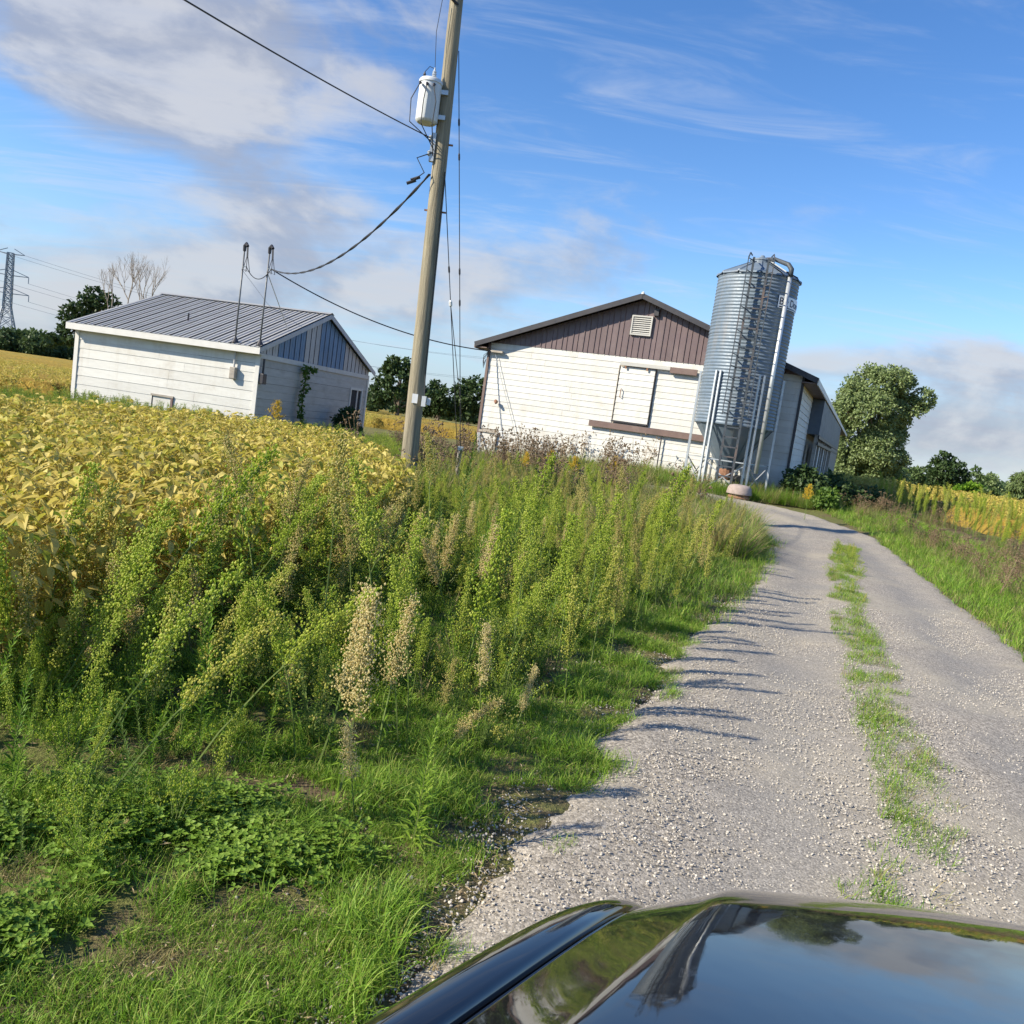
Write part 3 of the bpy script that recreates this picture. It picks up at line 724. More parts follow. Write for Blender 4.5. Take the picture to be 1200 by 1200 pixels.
for k in range(12):
    a0 = 2 * PI * k / 12; a1 = a0 + 2 * PI / 12; pts = []
    for r, z in ((.22, HB), (SR - .02, Z0 + .02)):
        for a, d in ((a0, .018), (a0 + .035 * (SR / max(r, .35)), .018), (a0 + .05 * (SR / max(r, .35)), 0), ((a0 + a1) / 2, 0), (a1, 0)): pts.append(((r + d) * math.cos(a), (r + d) * math.sin(a), z))
    MB().add(pts, [(j, j + 5, j + 6, j + 1) for j in range(4)]).build('hopper_panel', MT['galv'], FB)
MB().lathe([(.24, HB + .03), (.24, HB - .18), (.20, HB - .32), (.001, HB - .33)], 16).build('hopper_boot', MT['rust'], FB)
am = MB().lathe([(.001, -.17), (.17, -.17), (.19, -.12), (.19, .12), (.17, .17), (.001, .17)], 16).build('auger_motor', MT['black'], FB)
am.location = (.40, -.35, .42); am.rotation_euler = (PI / 2, 0, .3)
MB().tube([(0, 0, .45), (.3, 1.5, 1.4), (.5, 2.2, 1.9)], .08, 8).build('auger_tube', MT['galv_pole'], FB)
LEGS = 6
for k in range(LEGS):
    a = 2 * PI * (k + .5) / LEGS - PI / 2 - .06
    ca, sa = math.cos(a), math.sin(a); t = Vector((-sa, ca, 0)); rr = Vector((ca, sa, 0))
    lg = MB()
    for s in (-1, 1):
        c = rr * (SR + .055) + t * .075 * s
        lg.bar(c + Vector((0, 0, -.15)), c + Vector((0, 0, Z0 + 1.55)), .055, .06, up=rr)
    lo = lg.build('leg', MT['galv_pole'], FB)
    c = rr * (SR + .04); MB().box((c.x - .14, c.y - .14, -.16), (c.x + .14, c.y + .14, -.02)).build('footplate', MT['concrete'], lo)
for k in range(LEGS):
    a = 2 * PI * (k + .5) / LEGS - PI / 2 - .06; a2 = a + 2 * PI / LEGS
    p = Vector((math.cos(a), math.sin(a), 0)) * (SR + .02); q = Vector((math.cos(a2), math.sin(a2), 0)) * (SR + .02)
    br = MB(); z = Vector((0, 0, 1))
    br.bar(p + z * 1.0, q + z * 1.0, .05, .035)
    br.build('leg_brace', MT['galv_pole'], FB)
    for u, v_ in ((.05, .95), (.95, .05)):
        MB().bar(p + z * u, q + z * v_, .03, .03).build('leg_brace', MT['galv_pole'], FB)
# ladder up the front with side safety rails, standing off the wall
lx, ly = -.02, -SR - .17
la = MB()
for s in (-1, 1): la.bar((lx + s * .21, ly, .35), (lx + s * .21, ly, Z1 + .34), .065, .04, up=(0, 1, 0))
la = la.build('ladder', MT['galv_dark'], FB)
nr = int((Z1 - .4) / .29)
for k in range(nr): MB().bar((lx - .21, ly, .55 + k * .29), (lx + .21, ly, .55 + k * .29), .04).build('rung', MT['galv_dark'], la)
cg = MB()
for s in (-1, 1):
    cg.bar((lx + s * .36, ly - .22, Z0 + .25), (lx + s * .36, ly - .22, Z1 + .30), .028, .02)
    for k in range(14):
        z = Z0 + .3 + k * (Z1 - Z0) / 13.2; cg.bar((lx + s * .21, ly, z), (lx + s * .36, ly - .22, z + .03), .02)
    cg.tube([(lx + s * .36, ly - .22, Z1 + .28), (lx + s * .33, ly + .1, Z1 + .48), (lx + s * .28, ly + .75, Z1 + .55)], .02, 6)
    for k in range(6):
        z = Z0 + .4 + k * (Z1 - Z0) / 6; cg.bar((lx + s * .21, ly, z), (lx + s * .21, -SR - .0, z), .03)
cg.build('safety_rail', MT['galv_dark'], la)
# fill pipe down the right of the ladder with a pipe over the roof
fx = .86; fy = -math.sqrt((SR + .14) ** 2 - fx ** 2)
MB().tube([(fx, fy, .75), (fx, fy, Z1 - .05)], .062, 12).build('fill_pipe', MT['galv_pole'], FB, True)
MB().tube([(fx, fy, Z1 - .06), (fx, fy, Z1 + .16), (fx - .10, fy + .08, Z1 + .30), (fx - .5, fy + .45, Z1 + .5), (.12, -.1, Z1 + ROOFH + .12)], [.075, .075, .07, .06, .055], 10).build('roof_pipe', MT['galv_dark'], FB, True)
MB().tube([(fx - .12, fy + .05, Z1 + .08), (.25, -.35, Z1 + ROOFH + .02)], .022, 6).build('pipe_brace', MT['galv_pole'], FB)
# maker's plate wrapped round the upper ring: white with dark letters
sz = Z1 - .95; sh = .36; A0, A1 = -PI / 2 + .56, -PI / 2 + 1.46
m = MB().lathe([(SR + .024, sz), (SR + .030, sz), (SR + .030, sz + sh), (SR + .024, sz + sh)], 24, a0=A0, a1=A1)
sg = m.build('sign', MT['sign_white'], FB)
def wrap_text(txt, size, a_start, z, name):
    cu = bpy.data.curves.new(name, 'FONT'); cu.body = txt; cu.size = size; cu.extrude = .002; cu.offset = .004
    to = bpy.data.objects.new(name, cu); COL.objects.link(to)
    dg = bpy.context.evaluated_depsgraph_get(); dg.update()
    me = bpy.data.meshes.new_from_object(to.evaluated_get(dg))
    bpy.data.objects.remove(to); bpy.data.curves.remove(cu)
    for vv in me.vertices:
        a = a_start + vv.co.x / SR; r = SR + .034 + vv.co.z
        vv.co = (r * math.cos(a), r * math.sin(a), z + vv.co.y)
    me.materials.clear(); me.materials.append(MT['sign_dark'])
    return put(name, me, sg)
wrap_text('Big Donn', .29, A0 + .02, sz + .10, 'lettering')
MB().lathe([(SR + .031, sz + .02), (SR + .033, sz + .02), (SR + .033, sz + .055), (SR + .031, sz + .055)], 20, a0=A0 + .03, a1=A1 - .03).build('sign_line', MT['sign_dark'], sg)

# round concrete tub turned over beside the bin
tp = at(868, 566, 24.2); tzv = float(tz(tp[0], tp[1]))
tb = thing('concrete_tub', 'weathered pinkish tub turned over on a rusty base below the feed bin', 'tub', (tp[0], tp[1], tzv), .3); tb.scale = (.76, .76, .72)
MB().lathe([(.40, 0), (.42, .04), (.36, .16), (.35, .18)], 20).build('base', MT['rust'], tb)
MB().lathe([(.47, .18), (.48, .22), (.47, .27), (.44, .44), (.38, .52), (.25, .56), (.001, .57)], 24).build('tub', MT['concrete'], tb, True)

# ------------------------------------------------------------------ utility pole
pbse = at(483, 505, 16.5); ptop = at(535, 0, 16.5)
PX, PY = float(pbse[0]), 16.5
lean = (ptop[0] - pbse[0]) / (ptop[2] - pbse[2])
PL_ = thing('utility_pole', 'weathered wooden utility pole carrying a grey transformer can', 'utility pole', (PX, PY, float(tz(PX, PY))))
def px_at(z): return lean * (z - pbse[2])
PT = ptop[2] + 1.0
pts = [(px_at(z), 0, z) for z in np.linspace(-.2, PT, 14)]; rr = [.172 - .052 * i / 13 for i in range(14)]
MB().tube(pts, rr, 20).build('pole_shaft', MT['pole_wood'], PL_, True)
def pz(py, px=None): return float(at(px if px is not None else 510, py, PY)[2])
zt0, zt1 = pz(150, 510), pz(101, 510)
tx = px_at((zt0 + zt1) / 2) - .30; ty = -.18
tf = MB().lathe([(.001, 0), (.17, .0), (.205, .03), (.21, .05), (.21, zt1 - zt0 - .05), (.225, zt1 - zt0 - .045), (.225, zt1 - zt0), (.20, zt1 - zt0 + .03), (.001, zt1 - zt0 + .06)], 24, (tx, ty, zt0)).build('transformer', MT['can'], PL_, True)
tf.modifiers.new('edge', 'EDGE_SPLIT').split_angle = rad(40)
hgt = zt1 - zt0
MB().lathe([(.035, 0), (.05, .02), (.03, .04), (.05, .06), (.03, .08), (.045, .10), (.03, .12), (.04, .14), (.02, .17), (.012, .22), (.001, .22)], 10, (tx + .04, ty, zt1 + .04)).build('bushing', MT['ceramic'], tf)
MB().lathe([(.03, 0), (.035, .03), (.02, .06), (.03, .08), (.01, .13), (.001, .13)], 8, (tx - .13, ty - .06, zt1 + .01)).build('arrester', MT['dark_trim'], tf)
for k, dx in enumerate((-.16, -.03, .10)): MB().tube([(tx + dx, ty - .17, zt1 - .10), (tx + dx, ty - .27, zt1 - .13), (tx + dx, ty - .29, zt1 - .17)], [.022, .026, .012], 7).build('secondary_bushing', MT['dark_trim'], tf)
for z in (zt0 + .15, zt1 - .15): MB().box((tx + .15, ty - .0, z - .04), (tx + .34, ty + .12, z + .04)).build('hanger_bracket', MT['galv_pole'], tf)
m = MB()
for k in range(3):
    x0 = tx - .16 + .13 * k
    m.tube([(x0, ty - .28, zt1 - .15), (x0 - .12 + .10 * k, ty - .32, zt0 + .3), (x0 - .10 + .08 * k, ty - .3, zt0 - .1), (px_at(zt0 - .35) - .12, -.15, zt0 - .35 - .1 * k)], .010, 5)
m.tube([(tx + .04, ty, zt1 + .25), (tx - .02, ty, zt1 + .9), (tx + .02, ty, zt1 + 1.5)], .007, 4)
m.tube([(tx + .04, ty, zt1 + .24), (tx - .06, ty, zt1 + .27), (tx - .13, ty - .06, zt1 + .14)], .007, 4)
m.build('lead_wire', MT['cable'], PL_)
z = pz(8, 530); MB().tube([(px_at(z) + .05, -.1, z), (px_at(z) - .15, -.2, z + .12), (px_at(z) - .42, -.3, z + .30)], .03, 8).build('insulator_arm', MT['cable'], PL_)
z = pz(166, 518)
for dz in (0, -.28): MB().lathe([(.02, -.05), (.045, -.03), (.03, 0), (.045, .03), (.02, .05)], 8, (px_at(z + dz) - .20, -.12, z + dz)).build('spool_insulator', MT['ceramic'], PL_)
MB().box((px_at(z) - .19, -.14, z - .42), (px_at(z) - .10, -.05, z + .10)).build('spool_rack', MT['galv_pole'], PL_)
for dz in (.05, 1.3): MB().bar((px_at(z - dz) - .2, -.02, z - dz), (px_at(z - dz) + .22, -.02, z - dz), .03).build('through_bolt', MT['rust'], PL_)
z = pz(468, 497); MB().box((.14, -.26, z - .14), (.22, -.14, z + .06)).build('switch_box', MT['can'], PL_)
MB().box((.235, -.20, z - .10), (.30, -.12, z + .04)).build('switch_box', MT['can'], PL_)
MB().tube([(.18, -.18, z + .06), (px_at(z + .5) + .155, -.10, z + .5), (px_at(zt0 - .8) + .13, -.08, zt0 - .8)], .010, 5).build('ground_wire', MT['cable'], PL_)
MB().box((-.06, -.182, z - .10), (.05, -.170, z + .08)).build('pole_tag', MT['plastic_white'], PL_)

def cable(name, label, pts, r, cat='cable', sag=0.0, n=24, mt='cable', group=None, twist=0):
    """a wire hung between two points"""
    a, b_ = Vector(pts[0]), Vector(pts[1]); P = []
    for i in range(n + 1):
        t = i / n; p = a.lerp(b_, t); p.z -= sag * 4 * t * (1 - t); P.append(p)
    m = MB().tube(P, r, 5)
    if twist:
        for ph in (0, PI):
            m.tube([p + Vector((math.cos(ph + i * 1.1), 0, math.sin(ph + i * 1.1))) * r * .9 for i, p in enumerate(P)], r * .8, 4)
    return tag(m.build(name, MT[mt], None), label, cat, group)
W2 = lambda o, p: o.matrix_world @ Vector(p)
bpy.context.view_layer.update()
zr = pz(166, 515)
pa_ = Vector((PX + px_at(zr) - .18, PY - .12, zr)); far_ = Vector(at(150, -40, 9.0))
cable('overhead_wire', 'thin bare wire running from the pole up out of the top of the view', [pa_, far_], .011, sag=.05)
zs = pz(212, 497)
pb_ = Vector((PX + px_at(zs) - .16, PY - .12, zs + .1))
m2 = W2(SH, (.13, -.02, zb2 + 2.42)); m1 = W2(SH, (.09, .84, zb1 + 2.42))
cable('service_cable', 'thick twisted service cable sagging from the pole to the shed mast', [pb_, m2], .018, sag=.75, n=40, twist=1)
cable('service_cable', 'slack cable looping between the two masts of the shed roof', [m1, m2], .014, sag=.35, n=20)
cable('service_cable', 'dark cable sloping from the shed mast behind the pole to the barn corner', [m2, W2(BN, (.14, -.15, 4.02))], .020, sag=.45, n=40)
m = MB()
for k, (dx, dz) in enumerate(((-.45, -.55), (-.52, -.62))):
    m.tube([(PX + px_at(zs) + dx - .05, PY - .12, zs + dz + .5), (PX + px_at(zs) + dx + .12, PY - .12, zs + dz + .58)], [.03, .03], 6)
m.tube([(PX + px_at(zs) - .15, PY - .14, zs + .5), (PX + px_at(zs) - .42, PY - .2, zs + .35), (PX + px_at(zs) - .25, PY - .2, zs + .1), (PX + px_at(zs) - .48, PY - .14, zs - .08)], .012, 5)
tag(m.build('cable_splice', MT['cable'], None), 'black splice connectors on the thick service cable near the pole', 'connector')
# guys: two steel strands to an anchor post
g0 = at(543, 500, 18.0); gz = float(tz(g0[0], g0[1]))
an_p = Vector((g0[0], g0[1], gz))
post = thing('guy_anchor', 'short pale anchor post where the pole guys meet the ground', 'post', an_p)
MB().tube([(0, 0, -.1), (0, 0, .95)], .05, 8).build('stub_post', MT['grey_wood'], post)
MB().box((-.06, -.06, .90), (.06, .06, .98)).build('anchor_clamp', MT['galv_pole'], post)
def guy(label, top, bot, marks, n=2):
    o = MB().tube([top, bot], .009, 5).build('guy_wire', MT['cable'], None); tag(o, label, 'guy wire', 'guy wires of the utility pole')
    for t, k in marks:
        p = Vector(top).lerp(Vector(bot), t); d = (Vector(bot) - Vector(top)).normalized()
        MB().tube([p - d * .07, p - d * .04, p + d * .04, p + d * .07], [.012, .035 if k else .02, .035 if k else .02, .012], 7).build('strain_insulator' if k else 'wire_clamp', MT['plastic_white'] if k else MT['dark_trim'], o)
zg = pz(60, 540)
guy('steep guy wire hanging from the pole top straight down to the anchor post', (PX + px_at(zg) + .14, PY, zg), an_p + Vector((0, 0, .92)), [(.16, 0), (.24, 0), (.52, 0), (.60, 0)])
zg2 = pz(212, 526)
guy('short guy wire from below the transformer with a white strain insulator', (PX + px_at(zg2) + .14, PY - .05, zg2), an_p + Vector((-.05, .02, .80)), [(.30, 0), (.42, 1)])
p_mid = Vector((PX + px_at(zg2) + .14, PY - .05, zg2)).lerp(an_p + Vector((-.05, .02, .80)), .42)
guy('slanting lower guy wire running from the white insulator towards the barn corner', p_mid, W2(BN, (.25, -1.2, 0.1)), [(.35, 0), (.7, 0)])

# ------------------------------------------------------------------ transmission tower far on the left
tp = at(5, 405, 345.0); tb_z = float(tz(tp[0], tp[1]))
TW = thing('transmission_tower', 'steel lattice transmission tower standing far off at the left edge', 'tower', (tp[0], tp[1], tb_z - 1), rad(20))
TH = float(at(10, 296, 345.0)[2]) - tb_z + 1
def tw(z): return (5.0 - 3.6 * min(1, z / (TH * .45))) if z < TH * .45 else 1.4 - .35 * (z - TH * .45) / (TH * .55)
for sx, sy in ((-1,-1),(1,-1),(1,1),(-1,1)):
    m = MB(); zz_ = np.linspace(0, TH, 14)
    for a, c in zip(zz_[:-1], zz_[1:]): m.bar((sx * tw(a), sy * tw(a), a), (sx * tw(c), sy * tw(c), c), .36)
    m.build('tower_leg', MT['tower'], TW)
m = MB(); zz_ = [0, .13, .25, .36, .45, .52, .58, .64, .70, .76, .82, .88, .94, 1.0]
for i in range(len(zz_) - 1):
    a, c = zz_[i] * TH, zz_[i + 1] * TH
    for f in range(4):
        q = [(-1,-1),(1,-1),(1,1),(-1,1)]; p0, p1 = q[f], q[(f + 1) % 4]
        m.bar((p0[0]*tw(a), p0[1]*tw(a), a), (p1[0]*tw(c), p1[1]*tw(c), c), .22); m.bar((p1[0]*tw(a), p1[1]*tw(a), a), (p0[0]*tw(c), p0[1]*tw(c), c), .22)
        m.bar((p0[0]*tw(c), p0[1]*tw(c), c), (p1[0]*tw(c), p1[1]*tw(c), c), .2)
m.build('lattice_bracing', MT['tower'], TW)
for f, wd in ((.60, 7.5), (.78, 7.0), (.99, 5.0)):
    z = TH * f
    for s in (-1, 1):
        m = MB(); m.bar((s * 1.2, -.6, z), (s * wd, 0, z + .3), .26); m.bar((s * 1.2, .6, z), (s * wd, 0, z + .3), .26); m.bar((s * 1.2, 0, z + 2.2), (s * wd, 0, z + .35), .26)
        m.build('cross_arm', MT['tower'], TW)
        if f < .9: MB().tube([(s * wd, 0, z + .2), (s * wd, 0, z - 2.2)], .16, 5).build('insulator_string', MT['tower'], TW)
bpy.context.view_layer.update()
for i, (f, wd) in enumerate(((.60, 7.5), (.78, 7.0), (.99, 5.0))):
    for s in (-1, 1):
        a = W2(TW, (s * wd, 0, TH * f - (2.2 if f < .9 else -.3)))
        cable('power_line', 'thin power line strung from the far lattice tower', [a, a + Vector((230, 120, -4))], .05, 'power line', sag=9, n=20, mt='tower', group='power lines of the far tower')

# ------------------------------------------------------------------ the black car the view is taken from: its front end
MT['paint'] = bpy.data.materials.new('black_car_paint'); MT['paint'].use_nodes = True
_b = MT['paint'].node_tree.nodes['Principled BSDF']; _t = NT(MT['paint'].node_tree)
_v = _t.n('ShaderNodeTexCoord').outputs['Object']
_t.put(_b.inputs['Base Color'], _t.ramp(_t.noise(_v, 1.5, 3), [(.3, (.010, .010, .011)), (.7, (.014, .014, .015))]))
_dust = _t.maprange(_t.noise(_v, 5, 8, .7), .45, .75)
_t.put(_b.inputs['Roughness'], _t.math('ADD', _t.math('MULTIPLY', _dust, .14), .03)); _t.put(_b.inputs['Coat Roughness'], _t.math('ADD', _t.math('MULTIPLY', _t.maprange(_t.noise(_v, 220, 3, .7), .55, .8), .12), .02))
_b.inputs['IOR'].default_value = 1.45; _b.inputs['Coat Weight'].default_value = 0.75; _b.inputs['Coat Roughness'].default_value = .03; _b.inputs['Coat IOR'].default_value = 1.45
_bp = _t.n('ShaderNodeBump'); _bp.inputs['Strength'].default_value = .06; _bp.inputs['Distance'].default_value = .01
_t.put(_bp.inputs['Height'], _t.noise(_v, 9, 2)); _t.put(_b.inputs['Normal'], _bp.outputs[0])
MT['glass_clear'] = mat('headlight_lens', (0.55, 0.58, 0.60), 0.08, 0.1, 5, spec=.8)
CAR = thing('car', 'glossy black car parked on the drive with only its bonnet and left wing in view', 'car', (0, 0, 0), -rad(30.5))
CS = .485                                     # middle of the car, to the right of the camera
def c_front(q): q_ = math.sqrt(q * q + .02); return 2.09 - .55 * q_ - .28 * q * q - .04 * max(0, q - .765) / .105
def c_shell(q, t):
    u = c_front(q) - t
    z = 1.072 + .17 * (1.40 - t) - .025 * (q / .76) ** 2 - .085 * math.exp(-max(u, 0) / .12) - (.9 * (-u) if u < 0 else 0)
    e = (q - .762) / .018; k = .5 * (1 + math.tanh(e)); soft = max(0, q - .762)
    return z - k * soft * .27 - .004 * k
QS = sorted(set([0, .12, .24, .36, .46, .55, .62, .68, .72, .74, .75, .756, .762, .768, .775, .785, .80, .82, .84, .86, .866, .87]))
def hood():
    cols = [-q for q in QS[::-1]] + QS[1:]; V = list(np.linspace(0, .80, 18)) + list(np.linspace(.82, 1.0, 22)); vs = []
    for v in V:
        for q in cols:
            tf_ = c_front(abs(q)) + .012; t = -.15 + (tf_ + .15) * v; z = c_shell(abs(q), t)
            if abs(q) > .868: z -= .012
            vs.append((CS + q, t, z))
    for q in cols: vs.append((CS + q, c_front(abs(q)) + .006, c_shell(abs(q), c_front(abs(q)) + .012) - .05))
    n = len(cols); R = len(V) + 1
    return MB().add(vs, [(i*n+j, i*n+j+1, (i+1)*n+j+1, (i+1)*n+j) for i in range(R-1) for j in range(n-1)])
hood().build('bonnet', MT['paint'], CAR, True)
def wing(sgn):
    vs = []; T = list(np.linspace(-.9, 1.0, 26)) + list(np.linspace(1.02, c_front(.878) - .002, 14)); A = np.linspace(0, 1, 12)
    for t in T:
        fr = c_front(.878); qo = .878 + .105 * (1 - max(0, (t - .80) / (fr - .80 + .05)) ** 3.0)
        zt_ = c_shell(.87, min(t, fr)) - .004; dr = .19
        vs.append((CS + sgn * .8795, t, zt_ - .03)); vs.append((CS + sgn * .8795, t, zt_))
        for v in A[1:]:
            a = v * PI / 2; vs.append((CS + sgn * (.8795 + (qo - .8795) * math.sin(a)), t, zt_ + .012 * math.sin(PI * v) - dr * (1 - math.cos(a)) ** 1.5))
        arch = abs(t - .45); zl = .36 if arch > .40 else .36 + math.sqrt(max(0, .40 ** 2 - arch ** 2)) * .95
        vs.append((CS + sgn * (qo + .012), t, .72 + 0 * zl)); vs.append((CS + sgn * (qo + .004), t, zl))
    n = len(A) + 3; f = [(i*n+j, i*n+j+1, (i+1)*n+j+1, (i+1)*n+j) for i in range(len(T)-1) for j in range(n-1)]
    if sgn < 0: f = [q[::-1] for q in f]
    return MB().add(vs, f)
for sgn in (-1, 1): wing(sgn).build('wing', MT['paint'], CAR, True)
# nose below the bonnet lip
def nose(z0, z1, q0, q1, out0, out1, n=28):
    vs = []
    for z, o in ((z1, out1), ((z0 + z1) / 2, (out0 + out1) / 2 + .012), (z0, out0)):
        for j in range(n + 1):
            q = q0 + (q1 - q0) * j / n; vs.append((CS + q, c_front(min(abs(q), .95)) + o, z))
    n1 = n + 1
    return MB().add(vs, [(i*n1+j, (i+1)*n1+j, (i+1)*n1+j+1, i*n1+j+1) for i in range(2) for j in range(n)])
gr_ = nose(.70, .90, -.5, .5, .02, .0).build('grille', MT['black'], CAR, True)
for k in range(5): nose(.715 + k * .036, .733 + k * .036, -.49, .49, .034, .03).build('grille_bar', MT['galv_pole'], gr_, True)
for sgn in (-1, 1):
    nose(.72, .90, sgn * .51, sgn * .90, .015, -.005, 10).build('headlight', MT['glass_clear'], CAR, True)
    wl = thing('wheel', None, None, (0, 0, 0)); wl.parent = CAR; wl.location = (CS + sgn * .85, .45, .34); wl.rotation_euler = (0, PI / 2, 0)
    MB().lathe([(.21, -.10), (.30, -.11), (.335, -.08), (.34, 0), (.335, .08), (.30, .11), (.21, .10)], 32).build('tyre', MT['black'], wl, True)
    MB().lathe([(.001, .05 * sgn), (.06, .06 * sgn), (.17, .05 * sgn), (.205, .09 * sgn), (.21, -.09 * sgn)], 24).build('rim', MT['galv_pole'], wl, True)
nose(.30, .695, -.95, .95, .05, .03).build('bumper', MT['paint'], CAR, True)
MB().box((CS - .86, -.42, .98), (CS + .86, -.16, 1.235)).build('cowl', MT['black'], CAR, bevel=.03)
for sgn in (-1, 1): MB().box((CS + sgn * .93 - .03, -2.2, .35), (CS + sgn * .93 + .03, -.92, 1.05)).build('door', MT['paint'], CAR, bevel=.02)
MB().box((CS - .80, -2.2, .30), (CS + .80, 1.1, .40)).build('floor_pan', MT['black'], CAR)

# ------------------------------------------------------------------ trees
def leaf_cloud(lobes, n, size, shell=0.55, elong=1.5, hang=0.0, loose=.30):
    """n small leaf faces spread through the outer part of overlapping lobes (x, y, z, rx, rz)"""
    lob = np.array(lobes, float)
    wt_ = (lob[:, 3] ** 2 * lob[:, 4]) ** .75; idx = RNG.choice(len(lob), n, p=wt_ / wt_.sum())
    u = RNG.normal(size=(n, 3)); u /= np.linalg.norm(u, axis=1)[:, None]
    # clumps on the lobe: pull directions towards a few tufts so that gaps open between them
    K = 20; tuft = RNG.normal(size=(len(lob), K, 3)); tuft /= np.linalg.norm(tuft, axis=2)[:, :, None]
    tk = tuft[idx, RNG.integers(0, K, n)]
    u = u * loose + tk; u /= np.linalg.norm(u, axis=1)[:, None]
    r = shell + (1 - shell) * RNG.random(n) ** .6 + RNG.normal(size=n) * .07
    c = lob[idx, :3] + u * r[:, None] * np.stack([lob[idx, 3], lob[idx, 3], lob[idx, 4]], 1)
    d = RNG.normal(size=(n, 3)) * .8 + u * .6; d[:, 2] -= .35 + hang; d /= np.linalg.norm(d, axis=1)[:, None]
    q = RNG.normal(size=(n, 3)) + u; s = np.cross(d, q); s /= np.linalg.norm(s, axis=1)[:, None] + 1e-9
    L = size * RNG.uniform(.6, 1.3, n)[:, None] * elong; Wd = size * RNG.uniform(.6, 1.2, n)[:, None] * .5
    v = np.stack([c, c + d * L * .45 + s * Wd, c + d * L, c + d * L * .45 - s * Wd], 1).reshape(-1, 3)
    f = np.arange(n * 4).reshape(n, 4)
    return v.tolist(), f.tolist()
def limbs(m, p, d, L, r, depth, spread=.55, up=.25, minr=.012):
    q = p + d * L; mid = p + d * L * .5 + Vector((random.gauss(0, .04), random.gauss(0, .04), 0)) * L
    m.tube([p, mid, q], [r, r * .85, r * .68], 6 if depth > 1 else 4, caps=False)
    if depth <= 0: return
    for _ in range(random.choice((2, 2, 3))):
        e = (d + Vector((random.gauss(0, spread), random.gauss(0, spread), random.gauss(0, spread * .5) + up))).normalized()
        limbs(m, q if random.random() < .75 else mid, e, L * random.uniform(.62, .86), r * .62, depth - 1, spread, up, minr)
def tree(name, label, loc, h, wd, mt, n=2500, size=.35, lobes=None, nl=9, group=None, cat='tree', trunk=.22, elong=1.4, hang=0.0, low=.12, loose=.30):
    t = thing(name, label, cat, loc, random.random() * 6.28 if lobes is None else 0, group)
    if lobes is None:
        lobes = []
        for k in range(nl):
            a = random.random() * 6.28; z = random.uniform(low + .12, .84); rr = wd * .5 * math.sin(min(1, (1.06 - z) * 1.35 + .08) * PI / 2) * (.75 if z < .3 else 1)
            q = random.uniform(.2, .62) * rr
            R = random.uniform(.40, .58) * rr + .05 * h
            lobes.append((q * math.cos(a), q * math.sin(a), z * h, R, R * random.uniform(.7, .95)))
        lobes.append((0, 0, .5 * h, wd * .36, h * .36)); lobes.append((0, 0, h * .86, wd * .17, h * .13))
    v, f = leaf_cloud(lobes, n, size, elong=elong, hang=hang, loose=loose)
    MB().add(v, f).build('crown', mt, t)
    m = MB(); r0 = .022 * h + .05
    m.tube([(0, 0, -.3), (.02 * h, 0, trunk * h), (0, .01 * h, h * .55), (0, 0, h * .8)], [r0 * 1.3, r0, r0 * .6, r0 * .2], 8)
    for x, y, z, R, _ in lobes[:9]:
        zs_ = min(h * .6, max(trunk * h * .7, z - math.hypot(x, y) - .1 * h)); m.tube([(0, 0, zs_), (x * .5, y * .5, (zs_ + z) * .52), (x, y, z)], [r0 * .5, r0 * .32, r0 * .1], 5, caps=False)
    m.build('trunk', MT['bark'], t)
    return t
def px_tree(name, label, bpx, Y, lpx, mt, n, size, cat='tree', group=None, **kw):
    """a tree whose lobes were measured in the photograph, built round its trunk at distance Y"""
    b0 = at(*bpx, Y); gz = float(tz(b0[0], Y)); k = Y / CAM_F
    L = []
    for (x, y, r) in lpx:
        p = at(x, y, Y); L.append((p[0] - b0[0], random.uniform(-.5, .5) * r * k * 1.3, p[2] - gz, r * k, r * k * .92))
    h = max(l[2] + l[4] for l in L)
    return tree(name, label, (b0[0], Y, gz), h, 1, mt, n, size, L, cat=cat, group=group, **kw)
px_tree('poplar_tree', 'large pale green poplar tree standing behind the right end of the barn', (1013, 585), 80,
        [(1020,452,26),(1040,447,22),(1002,462,20),(1058,452,14),(1077,468,14),(1066,478,15),(990,480,17),(1015,485,30),(1042,485,26),(1000,512,24),(1030,520,26),(1052,508,14),(998,540,20),(1024,548,24),(1006,566,22),(1048,540,15),(1040,562,20),(985,556,15),(1020,532,26),(1000,525,24),(1022,575,20)],
        MT['poplar'], 60000, .20, trunk=.15, elong=1.3, loose=.38)
px_tree('shade_tree', 'dark leafy tree half hidden by the left end of the shed roof', (100, 415), 88,
        [(107,345,10),(95,358,12),(116,352,10),(128,352,9),(84,368,10),(76,372,7),(100,372,14),(118,370,14),(72,392,12),(90,392,14),(60,398,8),(108,390,14)], MT['oak'], 4200, .30)
px_tree('shade_tree', 'broad rounded tree between the shed and the utility pole', (465, 483), 105,
        [(460,428,11),(475,430,12),(448,440,11),(488,440,11),(465,445,16),(445,460,13),(480,460,15),(462,468,14),(498,462,10),(440,474,9)], MT['oak'], 5200, .36, low=.05)
px_tree('shade_tree', 'round topped tree just right of the utility pole base', (513, 488), 112, [(512,455,10),(503,465,10),(520,465,10),(512,475,13),(500,478,9),(524,480,8)], MT['oak'], 2600, .36)
px_tree('shade_tree', 'low dark tree partly behind the left corner of the barn', (548, 492), 112, [(548,452,9),(558,450,10),(540,460,10),(552,466,14),(536,476,10),(562,474,12),(548,482,10),(572,462,10)], MT['oak'], 3200, .36)
px_tree('round_tree', 'round dark green tree standing alone beyond the yellow field on the right', (1110, 580), 100,
        [(1106,536,8),(1112,541,9),(1100,546,10),(1120,548,10),(1108,552,13),(1095,558,9),(1124,560,10),(1110,566,14),(1094,570,8),(1128,570,8)], MT['oak'], 5200, .26)
